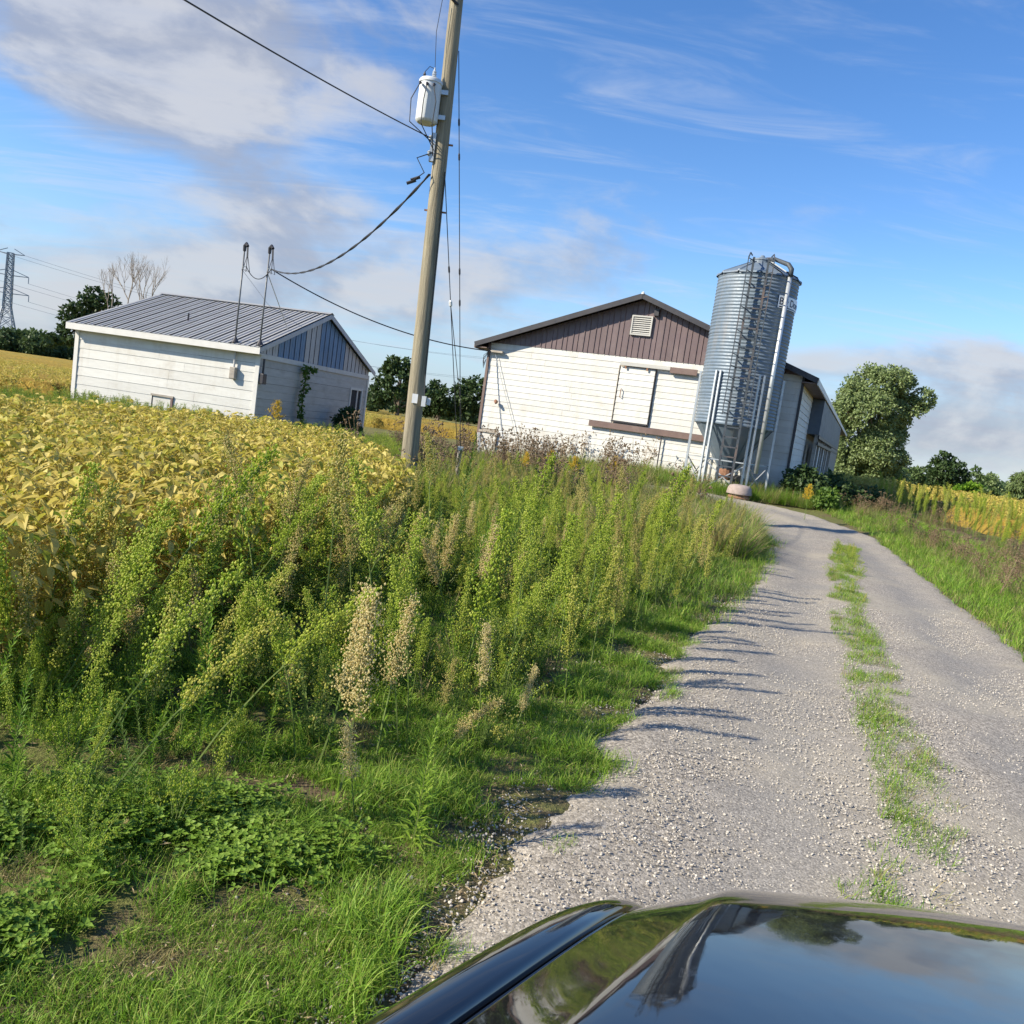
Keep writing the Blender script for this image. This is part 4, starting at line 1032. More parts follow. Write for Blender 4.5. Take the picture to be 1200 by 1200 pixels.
for lab, b0, Y, lp, mt_, n in (
        ('low olive hedge tree left of the round dark tree', (1075, 572), 120, [(1070,555,9),(1082,556,9),(1076,564,9),(1064,564,8),(1090,566,8)], 'midtree', 1800),
        ('dense hedge tree at the foot of the poplar tree', (1052, 570), 105, [(1050,553,8),(1044,562,8),(1058,562,9),(1064,568,7)], 'oak', 1800),
        ('pointed tree just right of the round dark tree', (1146, 586), 125, [(1144,551,5),(1143,560,8),(1150,566,9),(1140,572,9),(1152,578,9)], 'midtree', 2000),
        ('greyish tree between the pointed tree and the willow', (1160, 590), 130, [(1158,562,8),(1165,565,8),(1160,574,10),(1170,578,8)], 'poplar', 1800),
        ('bright green bush below the pointed tree', (1135, 584), 95, [(1128,574,6),(1138,573,7),(1146,576,7),(1120,576,5)], 'weed_leaf', 1800),
        ('dark green bush in front of the greyish tree', (1160, 592), 92, [(1155,580,6),(1163,580,7),(1170,584,6)], 'midtree', 1600)):
    px_tree('hedge_tree', lab, b0, Y, lp, MT[mt_], n, .28, group='trees along the right field edge')
px_tree('willow_tree', 'weeping willow tree at the right edge of the view', (1200, 606), 70,
        [(1200,563,12),(1190,570,9),(1210,566,13),(1188,582,9),(1202,580,14),(1184,594,7),(1198,596,12),(1216,586,16),(1222,600,14)], MT['willow'], 7000, .13, elong=4.0, hang=1.4)
# the row of trees beyond the far left field
for k, (x, yt, lab) in enumerate(((2, 384, 'leftmost tree of the far row, behind the lattice tower'), (22, 387, 'second tree of the far row, right of the lattice tower'), (42, 389, 'third tree of the far row beyond the left field'),
                        (60, 392, 'tree of the far row touching the dark shade tree'), (-24, 381, 'tree of the far row just cut by the left edge'))):
    Y = 255 + 8 * (k % 2); p = at(x, 404, Y); g = float(tz(p[0], Y)); h = float(at(x, yt, Y)[2]) - g
    tree('field_edge_tree', lab, (p[0], Y, g), h, h * 1.5, MT['oak'], 1500, .75, low=.0, group='trees beyond the far left field')
# bare tree behind the shed
bt = at(150, 400, 76.0); bg = float(tz(bt[0], 76.0))
BT = thing('bare_tree', 'leafless grey tree with several upright stems behind the shed roof', 'tree', (bt[0], 76.0, bg))
random.seed(21)
for dx, L0 in ((-1.6, 4.2), (-.2, 4.9), (.9, 4.5), (1.9, 4.3)):
    m = MB(); top = Vector((dx * .9, random.uniform(-.4, .4), L0)); m.tube([(dx * .3, 0, -.3), (dx * .6, 0, L0 * .5), top], [.13, .10, .075], 6)
    limbs(m, top, Vector((dx * .10 + random.gauss(0, .05), 0, 1)).normalized(), 1.7, .085, 6, .36, .30)
    m.build('stem', MT['dead_wood'], BT)
BT.scale = (0.92, 0.92, 1.12)
random.seed(33)

# ------------------------------------------------------------------ weeds and crops
def stem_of(h, r, leanx=0.0, m=None, mi=0, wob=.03):
    m = m or MB(); P = []
    for i in range(5):
        t = i / 4; P.append(Vector((leanx * h * t * t + random.gauss(0, wob * h * .3) * t, random.gauss(0, wob * h * .3) * t, h * t)))
    m.tube(P, [r, r * .9, r * .75, r * .55, r * .3], 4, mi, caps=False)
    def pos(t):
        f = min(3.999, t * 4); i = int(f); return P[i].lerp(P[i + 1], f - i)
    return m, pos
def horseweed(h=1.0, budmat='bud_green', leafm='weed_leaf', br=.0064, nb=34, start=.44, rad_=.115, dens=1.9, lean_=0.0, nleaf=44, stemm='stem_green', flat=1.5):
    st, pos = stem_of(h, .006, lean_); lv = MB(); hd = MB(); ga = 2.399
    for k in range(nleaf):
        t = .03 + (start + .22) * k / nleaf; a = k * ga + random.gauss(0, .3); d = Vector((math.cos(a), math.sin(a), random.uniform(.1, .9)))
        lv.leaf(pos(t), d, random.uniform(.06, .11) * (1.15 - .7 * t), random.uniform(.009, .014), droop=random.uniform(.05, .5))
    for k in range(nb):
        t = start + (1 - start) * (k + .5) / nb; a = k * ga + random.gauss(0, .4)
        L = rad_ * (1.05 - (t - start) / (1 - start)) ** .8 * random.uniform(.7, 1.25) + .025
        d = Vector((math.cos(a) * .75, math.sin(a) * .75, flat + random.uniform(-.2, .3))).normalized(); p = pos(t)
        st.tube([p, p + d * L], [.0022, .001], 3, 0, caps=False)
        for j in range(int((7 + L * 40) * dens)):
            s = random.uniform(.2, 1.05); o = Vector((random.gauss(0, 1), random.gauss(0, 1), random.gauss(0, 1))) * (.010 + .012 * s)
            hd.bud(p + d * L * s + o, br * random.uniform(.6, 1.2), st=1.3)
        for j in range(2): lv.leaf(p + d * L * random.uniform(.1, .8), (d + Vector((random.gauss(0, .5), random.gauss(0, .5), .1))), random.uniform(.025, .05), .006)
    return [('stem', st, stemm), ('leaves', lv, leafm), ('seed_head', hd, budmat)]
def spike(h=.6, leafm='fresh_leaf', n=90, L0=.10):
    st, pos = stem_of(h, .005); lv = MB()
    for k in range(n):
        t = .04 + .96 * k / n; a = k * 2.399 + random.gauss(0, .25)
        d = Vector((math.cos(a), math.sin(a), .25 + 1.3 * t))
        lv.leaf(pos(t), d, L0 * (1.25 - .8 * t) * random.uniform(.75, 1.2), .019 * (1.1 - .5 * t), droop=random.uniform(.0, .45))
    return [('stem', st, 'stem_green'), ('leaves', lv, leafm)]
def bush(h=1.0, leafm='dark_leaf', tipm='bud_lime', ns=15, spread=.5):
    st = MB(); lv = MB(); hd = MB()
    for k in range(ns):
        a = random.random() * 6.28; q = random.random() ** .6 * spread; hh = h * random.uniform(.65, 1.05) * (1 - .3 * q / spread)
        P = [Vector((0, 0, 0)), Vector((math.cos(a) * q * .45, math.sin(a) * q * .45, hh * .55)), Vector((math.cos(a) * q, math.sin(a) * q, hh))]
        st.tube(P, [.006, .004, .002], 3, caps=False)
        for j in range(34):
            t = random.uniform(.15, 1); p = P[0].lerp(P[1], t * 2) if t < .5 else P[1].lerp(P[2], t * 2 - 1)
            b_ = random.random() * 6.28; lv.leaf(p, (math.cos(b_), math.sin(b_), random.uniform(.2, 1.2)), random.uniform(.05, .10), random.uniform(.010, .018), droop=random.uniform(0, .4))
        for j in range(26):
            t = random.uniform(.62, 1.0); p = P[1].lerp(P[2], t * 2 - 1); hd.bud(p + Vector((random.gauss(0, .03), random.gauss(0, .03), random.gauss(0, .02))), random.uniform(.006, .012), st=1.4)
    return [('stem', st, 'stem_green'), ('leaves', lv, leafm), ('flower_tip', hd, tipm)]
def dry_weed(h=1.0):
    st = MB(); hd = MB(); lv = MB()
    for k in range(6):
        a = random.random() * 6.28; q = random.uniform(.05, .32); hh = h * random.uniform(.6, 1.05)
        P = [Vector((0, 0, 0)), Vector((math.cos(a) * q * .3, math.sin(a) * q * .3, hh * .5)), Vector((math.cos(a) * q, math.sin(a) * q, hh))]
        st.tube(P, [.005, .004, .003], 3, caps=False)
        for j in range(7):
            t = random.uniform(.45, 1); p = P[1].lerp(P[2], max(0, t * 2 - 1)); e = p + Vector((random.gauss(0, .08), random.gauss(0, .08), random.uniform(.02, .12)))
            st.tube([p, e], [.002, .0015], 3, caps=False)
            for _ in range(3): hd.bud(e + Vector((random.gauss(0, .012), random.gauss(0, .012), random.gauss(0, .012))), random.uniform(.010, .020))
        for j in range(5):
            t = random.uniform(.1, .8); p = P[0].lerp(P[2], t); lv.leaf(p, (random.gauss(0, 1), random.gauss(0, 1), .3), random.uniform(.05, .1), .02, droop=.5)
    return [('stem', st, 'stem_brown'), ('leaves', lv, 'dull_grass'), ('seed_head', hd, 'brown_head')]
def goldenrod(h=1.0):
    p = horseweed(h, 'yellow_flower', 'weed_leaf', .0075, 24, .60, .16, 3.0, flat=.35); return [p[0], p[1], ('flower_head', p[2][1], 'yellow_flower')]
def tuft(n, l0, l1, r, w, bend, m):
    mb = MB()
    for k in range(n):
        a = random.random() * 6.28; q = r * math.sqrt(random.random()); e = random.random() * 6.28; o = random.uniform(.1, .55)
        mb.blade((q * math.cos(a), q * math.sin(a), -.01), (o * math.cos(e), o * math.sin(e), 1), random.uniform(l0, l1), w * random.uniform(.7, 1.3), bend * random.uniform(.4, 1.3))
    return [('blades', mb, m)]
def clover(n=16, r=.12):
    mb = MB()
    for k in range(n):
        a = random.random() * 6.28; q = r * math.sqrt(random.random()); z = random.uniform(.03, .11); c = Vector((q * math.cos(a), q * math.sin(a), z)); b0 = random.random() * 6.28
        mb.tube([(c.x * .6, c.y * .6, 0), c], [.0015, .001], 3, caps=False)
        for j in range(3):
            b_ = b0 + j * 2.09; mb.leaf(c, (math.cos(b_), math.sin(b_), random.uniform(-.1, .35)), random.uniform(.022, .036), random.uniform(.018, .026), fold=.2)
    return [('leaves', mb, 'clover')]
def ovate(mb, base, d, L, wd, droop, fold):
    b = Vector(base); d = Vector(d).normalized(); s = d.cross(Vector((0, 0, 1))); s = s.normalized() if s.length > 1e-3 else Vector((1, 0, 0)); u = s.cross(d)
    tw = random.gauss(0, .3); s = (s + u * tw).normalized()
    def at_(t): return b + d * L * t - Vector((0, 0, droop * L * t * t))
    vs = [b]
    for t, w in ((.28, .92), (.62, .78)):
        c = at_(t); vs += [c + s * wd * w / 2 + u * fold * wd * random.uniform(.1, .6), c, c - s * wd * w / 2 + u * fold * wd * random.uniform(.1, .6)]
    vs.append(at_(1.0))
    return mb.add(vs, [(0, 2, 1), (0, 3, 2), (1, 2, 5, 4), (2, 3, 6, 5), (4, 5, 7), (5, 6, 7)])
def soy_leaf():
    mb = MB(); mb.tube([(0, 0, 0), (.05, 0, .03), (.085, 0, .03)], [.0025, .002, .0015], 3, caps=False)
    for b_ in (0, 1.25, -1.25):
        L = random.uniform(.055, .092); c = Vector((.085, 0, .03)) + Vector((math.cos(b_), math.sin(b_), 0)) * .012
        ovate(mb, c, (math.cos(b_), math.sin(b_), random.uniform(-.9, .3)), L, L * random.uniform(.5, .75), random.uniform(.0, .6), random.uniform(.1, .9))
    return mb
def soy_plant(h=.86, nl=25):
    st, pos = stem_of(h, .006, 0, wob=.05); T = []
    for k in range(3):
        a = random.random() * 6.28; st.tube([pos(.1 + .1 * k), pos(.5) + Vector((math.cos(a), math.sin(a), 0)) * .09, pos(.8) + Vector((math.cos(a), math.sin(a), 0)) * .14], [.004, .003, .002], 3, caps=False)
    for k in range(nl):
        t = .22 + .80 * (k / nl) ** .75; a = k * 2.399 + random.gauss(0, .4); q = random.uniform(.0, .15)
        p = pos(min(1, t)) + Vector((math.cos(a) * q, math.sin(a) * q, random.uniform(-.03, .05)))
        T.append((p, (random.gauss(0, .35), random.gauss(-.1, .35), a), random.uniform(.8, 1.25)))
    return st, T
def joined(name, parts):
    """one mesh from all the parts of a plant, for the mass of plants behind the single ones"""
    mb = MB(); ms = []
    for nm, p, mt_ in parts: mb.join(p, len(ms)); ms.append(MT[mt_])
    return bpy.data.objects.new(name, mb.mesh(name, ms))
def scatter(name, pts, protos, label=None, cat=None, tilt=.12, smin=.8, smax=1.2, scl=None, rots=None, pick=None, kind='stuff'):
    """a mass of plants or stones: one object that sets copies of the prototypes on its points"""
    pts = np.asarray(pts, float); n = len(pts); me = bpy.data.meshes.new(name); me.from_pydata(pts.tolist(), [], [])
    rot = np.stack([RNG.normal(0, tilt, n), RNG.normal(0, tilt, n), RNG.uniform(0, 6.28, n)], 1) if rots is None else rots
    sc = RNG.uniform(smin, smax, n) if scl is None else scl
    pk = RNG.integers(0, len(protos), n) if pick is None else pick
    for nm, ty, dat, key in (('rot', 'FLOAT_VECTOR', rot.astype(np.float32).ravel(), 'vector'), ('scl', 'FLOAT', np.asarray(sc, np.float32), 'value'), ('pick', 'INT', np.asarray(pk, np.int32), 'value')):
        at_ = me.attributes.new(nm, ty, 'POINT'); at_.data.foreach_set(key, dat)
    o = put(name, me); tag(o, label, cat, None, kind)
    ng = bpy.data.node_groups.new(name, 'GeometryNodeTree')
    ng.interface.new_socket('Geometry', in_out='INPUT', socket_type='NodeSocketGeometry'); ng.interface.new_socket('Geometry', in_out='OUTPUT', socket_type='NodeSocketGeometry')
    N = ng.nodes; Lk = ng.links.new
    gi = N.new('NodeGroupInput'); go = N.new('NodeGroupOutput'); jn = N.new('GeometryNodeJoinGeometry')
    def attr(nm, ty):
        a = N.new('GeometryNodeInputNamedAttribute'); a.data_type = ty; a.inputs['Name'].default_value = nm; return a.outputs['Attribute']
    ra, sa_, pa2 = attr('rot', 'FLOAT_VECTOR'), attr('scl', 'FLOAT'), attr('pick', 'INT')
    er = N.new('FunctionNodeEulerToRotation'); Lk(ra, er.inputs[0])
    for i, pr in enumerate(protos):
        oi = N.new('GeometryNodeObjectInfo'); oi.inputs['Object'].default_value = pr; oi.inputs['As Instance'].default_value = True
        cp = N.new('FunctionNodeCompare'); cp.data_type = 'INT'; cp.operation = 'EQUAL'; Lk(pa2, cp.inputs[2]); cp.inputs[3].default_value = i
        ip = N.new('GeometryNodeInstanceOnPoints'); Lk(gi.outputs[0], ip.inputs['Points']); Lk(cp.outputs[0], ip.inputs['Selection']); Lk(oi.outputs['Geometry'], ip.inputs['Instance'])
        Lk(er.outputs[0], ip.inputs['Rotation']); Lk(sa_, ip.inputs['Scale']); Lk(ip.outputs[0], jn.inputs[0])
    Lk(jn.outputs[0], go.inputs[0])
    md = o.modifiers.new('scatter', 'NODES'); md.node_group = ng
    return o
def visible(P, margin=160):
    q = P - CPOS; d = q @ cF; ok = d > .3
    x = 600 + CAM_F * (q @ cR) / np.where(ok, d, 1); y = 600 - CAM_F * (q @ cU) / np.where(ok, d, 1)
    return ok & (x > -margin) & (x < 1200 + margin) & (y > -margin) & (y < 1200 + margin * 1.4)
def field(n, x0, x1, y0, y1, test, z=0.0, vis=160, power=1.0):
    x = RNG.uniform(x0, x1, n); y = y0 + (y1 - y0) * RNG.random(n) ** power
    k = test(x, y); x, y = x[k], y[k]; P = np.stack([x, y, tz(x, y) + z], 1)
    return P[visible(P + np.array([0, 0, .3]), vis)]
def patch(x, y, s, k=0.0):
    return np.array([mnoise.noise(Vector((a * s, b * s, k))) for a, b in zip(x, y)])
SOYX = np.array([(-1,-3.0),(1,-2.9),(3,-2.65),(5,-2.2),(8,-1.55),(10,-1.4),(12.5,-1.75),(14.5,-2.4),(17,-3.7),(18.6,-5.6)])
def soyx(y): return np.interp(y, SOYX[:, 0], SOYX[:, 1])
def soyback(x): return np.interp(x, (-14, -8.2, -7.4, -5.8, -3), (13.4, 13.8, 16.8, 18.6, 18.6))
def in_soy(x, y): return (x < soyx(y)) & (y < soyback(x)) & (x > -13)
def out_road(x, y, m=0.0): return ~((y < 20) & (x > xleft(y) - m) & (x < xright(y) + m)) & ~((y >= 18.6) & (y < 25.2) & (x < 8.7) & (x > 3.2))
def off_buildings(x, y):
    # clear of the barn, the shed and the bin's middle
    b = rad(-22.3); u = (x + 1.67) * math.cos(b) + (y - 30.67) * math.sin(b); v = -(x + 1.67) * math.sin(b) + (y - 30.67) * math.cos(b)
    s = rad(78.06); p = (x + 8.70) * math.cos(s) + (y - 26.77) * math.sin(s); q = -(x + 8.70) * math.sin(s) + (y - 26.77) * math.cos(s)
    return ~((v > -.1) & (u > -.3) & (u < 13)) & ~((p > .1) & (q > 0) & (q < 7.3) & (p < 9.6)) & (np.hypot(x - SA.x, y - SA.y) > .9)
def belt(x, y, m=.55): return (x > soyx(y) + .15) & (x < xleft(np.minimum(y, 17.6)) - m) & (y < 30) & out_road(x, y, .3)

def variants(fn, args, n): return [fn(*args) if not isinstance(args, dict) else fn(**args) for _ in range(n)]
HW = [horseweed(1.0 + .1 * k, ('bud_green', 'bud_lime', 'bud_pale')[k % 3], lean_=.05 * k, rad_=.085 + .015 * k, start=.36 + .05 * k) for k in range(6)]
SD = [horseweed(.85, 'fluff', 'weed_leaf', .0046, 17, .42, .075, 7.5, lean_=.10 * k, nleaf=26, flat=1.2) for k in range(3)]
SP = [spike(.62), spike(.7), spike(.9, 'weed_leaf', 110, .10), spike(1.0, 'dark_leaf', 120, .11)]
BU = [bush(1.0), bush(.95, 'weed_leaf', 'bud_lime'), bush(.9, 'dark_leaf', 'bud_green', 17, .6)]
DW = [dry_weed(1.0) for _ in range(3)]
GR = [goldenrod(.95) for _ in range(2)]
TG = [tuft(26, .45, .85, .10, .009, .5, 'straw'), tuft(24, .4, .8, .10, .010, .5, 'weed_leaf'), tuft(26, .35, .7, .12, .008, .5, 'dull_grass')]
SG = [tuft(22, .05, .13, .07, .0045, .6, 'grass'), tuft(26, .04, .10, .08, .004, .7, 'grass'), tuft(16, .09, .20, .06, .005, .6, 'grass'), tuft(16, .05, .12, .07, .004, .7, 'straw')]
CL = [clover(), clover(20, .14)]
SY = []
LEAFM = [soy_leaf().mesh('leaf', MT['soy_leaf']) for _ in range(9)]
def soy_joined(k):
    st, T = soy_plant(); mb = MB(); mb.join(st, 0)
    for p, r, s in T:
        lf = soy_leaf(); M_ = Matrix.Translation(p) @ Euler(r).to_matrix().to_4x4() @ Matrix.Scale(s, 4)
        lf.v = [tuple(M_ @ Vector(q)) for q in lf.v]; mb.join(lf, 1)
    return st, T, mb
SOYP = [soy_joined(k) for k in range(5)]
def mk(parts):
    """shared meshes of one plant kind, to be used by every single plant"""
    return [(nm, p.mesh(nm, MT[mt_])) for nm, p, mt_ in parts]
def single(name, label, cat, meshes, loc, rz=0.0, s=1.0, tilt=(0, 0), group=None):
    t = thing(name, label, cat, loc, 0, group); t.rotation_euler = (tilt[0], tilt[1], rz); t.scale = (s, s, s)
    for nm, me in meshes:
        o = put(nm, me, t)
        if nm != 'stem': o['kind'] = 'stuff'
    return t
HWm, SDm, SPm, BUm, DWm, GRm = [[mk(p) for p in q] for q in (HW, SD, SP, BU, DW, GR)]
HWo, SDo, SPo, BUo, DWo, GRo, TGo, SGo, CLo = [[joined('plant', p) for p in q] for q in (HW, SD, SP, BU, DW, GR, TG, SG, CL)]
SYo = [bpy.data.objects.new('plant', mb.mesh('plant', [MT['soy_stem'], MT['soy_leaf']])) for _, _, mb in SOYP]

# plants that stand out one by one: base pixel, top pixel row, tilt
def stand(name, label, cat, meshes, h0, bpx, tpy, tilt=(0, 0), rz=0.0, group=None):
    p = gp(*bpx); D_ = p.y; h = float(at(bpx[0], tpy, D_)[2]) - p.z
    return single(name, label, cat, meshes, p, rz, h / h0 / max(.5, math.cos(math.hypot(*tilt))), tilt, group)
SPN = mk(spike(.62, 'fresh_leaf', 130, .115))
stand('leafy_weed', 'bright green leafy weed spike standing alone near the gravel edge', 'weed', SPN, .62, (482, 995), 838, (0, .05))
stand('leafy_weed', 'small pale green leafy weed shoot at the lower left', 'weed', SPm[1], .70, (108, 925), 818, (0, .12), 1.0)
stand('leafy_weed', 'tall dark green leafy weed spike rising before the barn corner', 'weed', SPm[3], 1.0, (530, 655), 505, (0, .05))
stand('leafy_weed', 'dark green leafy weed with drooping leaves left of the cream seed heads', 'weed', SPm[2], .9, (232, 880), 690, (0, .06), 2.0)
stand('seeding_weed', 'cream coloured seeding weed with the fullest fluffy head, upright', 'weed', SDm[0], .85, (395, 945), 696, (0, .05))
stand('seeding_weed', 'cream seeding weed leaning left beside the upright fluffy one', 'weed', SDm[1], .85, (372, 900), 690, (.05, -.22), 3.0)
stand('seeding_weed', 'short cream seeding weed right of the fullest fluffy head', 'weed', SDm[2], .85, (440, 890), 705, (0, .06), 1.2)
stand('seeding_weed', 'small thin cream seed spike left of the fluffy weeds', 'weed', SDm[2], .85, (332, 850), 770, (0, -.12), .4)
stand('seeding_weed', 'cream seeding weed bent over towards the bare soil', 'weed', SDm[0], .85, (415, 960), 835, (.1, -.3), .9)
stand('seeding_weed', 'cream seed spike slanting right behind the bright leafy weed', 'weed', SDm[2], .85, (498, 905), 800, (0, .45), 0)
stand('seeding_weed', 'low cream seed head resting on the grass at the left', 'weed', SDm[1], .85, (190, 890), 855, (.5, .5), 2.2)
stand('seeding_weed', 'low cream seed head lying in the clover at the lower left', 'weed', SDm[0], .85, (130, 985), 950, (.6, -.3), 1.4)
stand('seeding_weed', 'slim cream seeding weed at the left between the soybeans and the clover', 'weed', SDm[1], .85, (150, 850), 700, (0, .28), .2)
stand('seeding_weed', 'pale seeding weed leaning right, left of the dark leafy spike', 'weed', SDm[2], .85, (60, 830), 690, (0, .4), 0)
stand('seeding_weed', 'pale seeding weed standing right of the short cream one', 'weed', SDm[0], .85, (560, 860), 735, (0, .1), 2.2)
stand('seeding_weed', 'small cream seeding weed nearest the gravel, right of the slanting spike', 'weed', SDm[1], .85, (600, 875), 785, (0, .2), 1.0)
stand('bushy_weed', 'round dark green bushy weed at the soybean edge with pale tips', 'weed', BUm[0], 1.0, (405, 720), 575, (0, .1))
stand('bushy_weed', 'wide bushy weed in front of the soybeans left of the round one', 'weed', BUm[1], 1.0, (270, 740), 545, (0, .0), 1)
stand('bushy_weed', 'bushy grey green weed between the soybeans and the leafy spike', 'weed', BUm[2], 1.0, (510, 700), 590, (0, .0), 2)
for lab, bpx, tp_ in (('yellow goldenrod clump in front of the barn wall', (640, 575), 528), ('small yellow goldenrod just left of the goldenrod clump', (612, 572), 530), ('yellow goldenrod right of the goldenrod clump, lower', (668, 578), 535),
                      ('lone greenish goldenrod before the barn right of the clump', (716, 575), 535), ('yellow goldenrod in front of the shed corner', (322, 497), 470), ('yellow flower weed in the dark shrubs right of the bin', (945, 595), 568)):
    p = gp(*bpx) if bpx[1] > 560 else Vector(at(*bpx, 22.5)); D_ = p.y if bpx[1] > 560 else 22.5
    D_ = min(D_, 21.5 if bpx[0] > 500 else 22.5); q = at(*bpx, D_); g = float(tz(q[0], D_)); h = float(at(bpx[0], tp_, D_)[2]) - g
    single('goldenrod', lab, 'weed', random.choice(GRm), (q[0], D_, g), random.random() * 6, max(.5, h / .95))
q = at(325, 495, 22.8); single('leafy_weed', 'tall green leafy weed against the gable wall of the shed', 'weed', SPm[3], (q[0], 22.8, 0), 0, 1.15)

# horseweeds of the belt between the crop and the drive: single plants, nearest first
P = field(2600, -2.6, 5.2, 3.7, 20, lambda x, y: belt(x, y, .50) & (patch(x, y, .55, 3) > -.28), vis=20, power=.9)
P = P[RNG.permutation(len(P))]
d = np.hypot(P[:, 0], P[:, 1]); P = P[np.argsort(d + RNG.uniform(0, 3.5, len(d)))]
near = []
for p in P:
    if all((p[0] - a[0]) ** 2 + (p[1] - a[1]) ** 2 > .16 ** 2 for a in near): near.append(p)
singles, rest = near[:235], near[235:]
for p in singles:
    x, y, z = p; edge = xleft(y) - x
    hmax = (.72 if y < 4.6 else (1.05 if y < 8.5 else (.85 if y < 12 else .62))) * (1 + .35 * nz1(x * .9 + 7, 1, y * .9))
    cl = mnoise.noise(Vector((x * .75, y * .6, 4.2))) + random.gauss(0, .12)
    u = .3 if cl > -.06 else (.65 if cl > -.22 else (.95 if cl < -.40 else .8))
    hmi = int(3 * (.5 + .5 * mnoise.noise(Vector((x * .8, y * .8, 11.3)))) * 1.2) % 3 + random.choice((0, 3))
    s = hmax * random.uniform(.62, 1.0) * (.72 if edge < .9 else 1)
    tl = (random.gauss(0, .1), random.gauss(.03, .12)); rz = random.random() * 6.28
    zone = ('near the bonnet' if y < 5.2 else 'beside the left rut' if y < 8.5 else 'halfway to the bin' if y < 12.5 else 'just before the bin') + (' at the gravel' if edge < 1.0 else ' towards the soybeans' if x < soyx(y) + 1.1 else '')
    if u < .60: single('horseweed', 'upright horseweed with pale green plume ' + zone, 'weed', HWm[hmi], p, rz, s, tl, 'horseweeds ' + zone)
    elif u < .74: single('bushy_weed', 'bushy dark green weed among horseweeds ' + zone, 'weed', random.choice(BUm), p, rz, s * .85, tl, 'bushy weeds ' + zone)
    elif u < .90: single('leafy_weed', 'plain leafy green weed stalk among horseweeds ' + zone, 'weed', random.choice(SPm), p, rz, s * 1.05, tl, 'leafy weeds ' + zone)
    else: single('seeding_weed', 'tan weed gone to seed among horseweeds ' + zone, 'weed', random.choice(SDm), p, rz, s * .95, tl, 'tan seeding weeds ' + zone)
# leaning horseweeds along the near edge of the soybeans
k = 0
for _ in range(400):
    y = random.uniform(3.0, 7.4); x = float(soyx(y)) + random.uniform(-.45, .45)
    if y < 3.9 and x > -1.35: continue
    q = np.array([[x, y, .5]])
    if not visible(q, 30)[0]: continue
    s = random.uniform(.75, 1.12) * (1 if y > 4 else .82)
    single('horseweed', 'leaning horseweed with a spreading plume at the edge of the soybeans', 'weed', HWm[random.choice((0, 1, 1, 3, 4, 2))], (x, y, 0), random.gauss(0, .5), s, (random.gauss(.0, .15), random.gauss(.34, .14)), 'leaning horseweeds at the soybean edge')
    k += 1
    if k >= 34: break
for k in range(17):
    y = random.uniform(2.75, 4.5); x = random.uniform(-2.5, -1.15) + .12 * (y - 3)
    single('horseweed' if k % 4 else 'leafy_weed', 'leaning plume of horseweed in the lower left before the soybeans' if k % 4 else 'narrow leafy weed stalk in the lower left before the soybeans', 'weed', HWm[(1, 4, 0, 1, 3)[k % 5]] if k % 4 else SPm[2 + k % 2], (x, y, 0), random.gauss(0, .4), random.uniform(.62, .88), (random.gauss(0, .12), random.gauss(.36 if k % 4 else .05, .12)), 'leaning horseweeds at the lower left' if k % 4 else 'leafy weeds at the lower left')
P = field(420, -3.0, -.7, 2.6, 4.9, lambda x, y: (x < -1.0 + .25 * (y - 3)), vis=30)
scatter('undergrowth', P[:110], [HWo[1], BUo[1], SPo[2], SPo[3]], 'low green undergrowth in the lower left before the soybeans', 'weeds', .2, .22, .5)
# a loose row of horseweeds next to the gravel throws the long shadows over the left rut
for k in range(24):
    y = 4.7 + k * .24 + random.uniform(-.12, .12); x = float(xleft(y)) - (random.uniform(.2, .45) if k % 2 else random.uniform(.5, 1.0))
    single('horseweed', 'upright horseweed at the gravel edge throwing its shadow across the left rut', 'weed', HWm[(1, 0, 4, 3, 1, 2)[k % 6]], (x, y, float(tz(x, y))), random.random() * 6.28, random.uniform(.60, .85) if k % 2 else random.uniform(.8, 1.12), (random.gauss(0, .08), random.gauss(0, .1)), 'horseweeds shading the left rut')
if rest: scatter('weeds', np.array(rest), HWo + BUo[:2] + SPo[2:], 'mixed green weeds filling the belt between the crop and the drive', 'weeds', .15, .30, .70)
P = field(5200, -2.6, 6, 4.6, 29, lambda x, y: belt(x, y, .6) & off_buildings(x, y) & (patch(x, y, .8, 9) > -.35), vis=40)
scatter('undergrowth', P, BUo + HWo[:2] + TGo[:2], 'tangled green undergrowth below the taller weeds', 'weeds', .15, .25, .55)
P = field(2600, -8, 6.2, 15.5, 30.6, lambda x, y: (x > -3.6 - (y - 17) * .28) & (x < np.where(y > 19, 5.4, 4.6)) & off_buildings(x, y) & out_road(x, y, .4), vis=40)
scatter('dry_grass', P, TGo + [TGo[2]], 'dry brown and straw coloured grass in front of the barn', 'grass', .2, .7, 1.25)
# dry brown weeds before the barn: single plants
P = field(420, -3.6, 4.2, 16.5, 30.2, lambda x, y: (x > -3.4 - (y - 17) * .1) & off_buildings(x, y) & out_road(x, y, .5), vis=10)
for p in P[:80]:
    single('dry_weed', 'brown dried weed with dark seed heads in front of the barn', 'weed', random.choice(DWm), p, random.random() * 6.28, random.uniform(.95, 1.4), (random.gauss(0, .1), random.gauss(.05, .1)), 'dry brown weeds in front of the barn')
# grass below the shed
P = field(2600, -15, -3, 17.5, 29, lambda x, y: (y > soyback(x) + .25) & off_buildings(x, y), vis=60)
scatter('tall_grass', P, TGo[1:] + [TGo[0], BUo[0]], 'grey green tall grass along the foot of the shed', 'grass', .18, .45, .85)
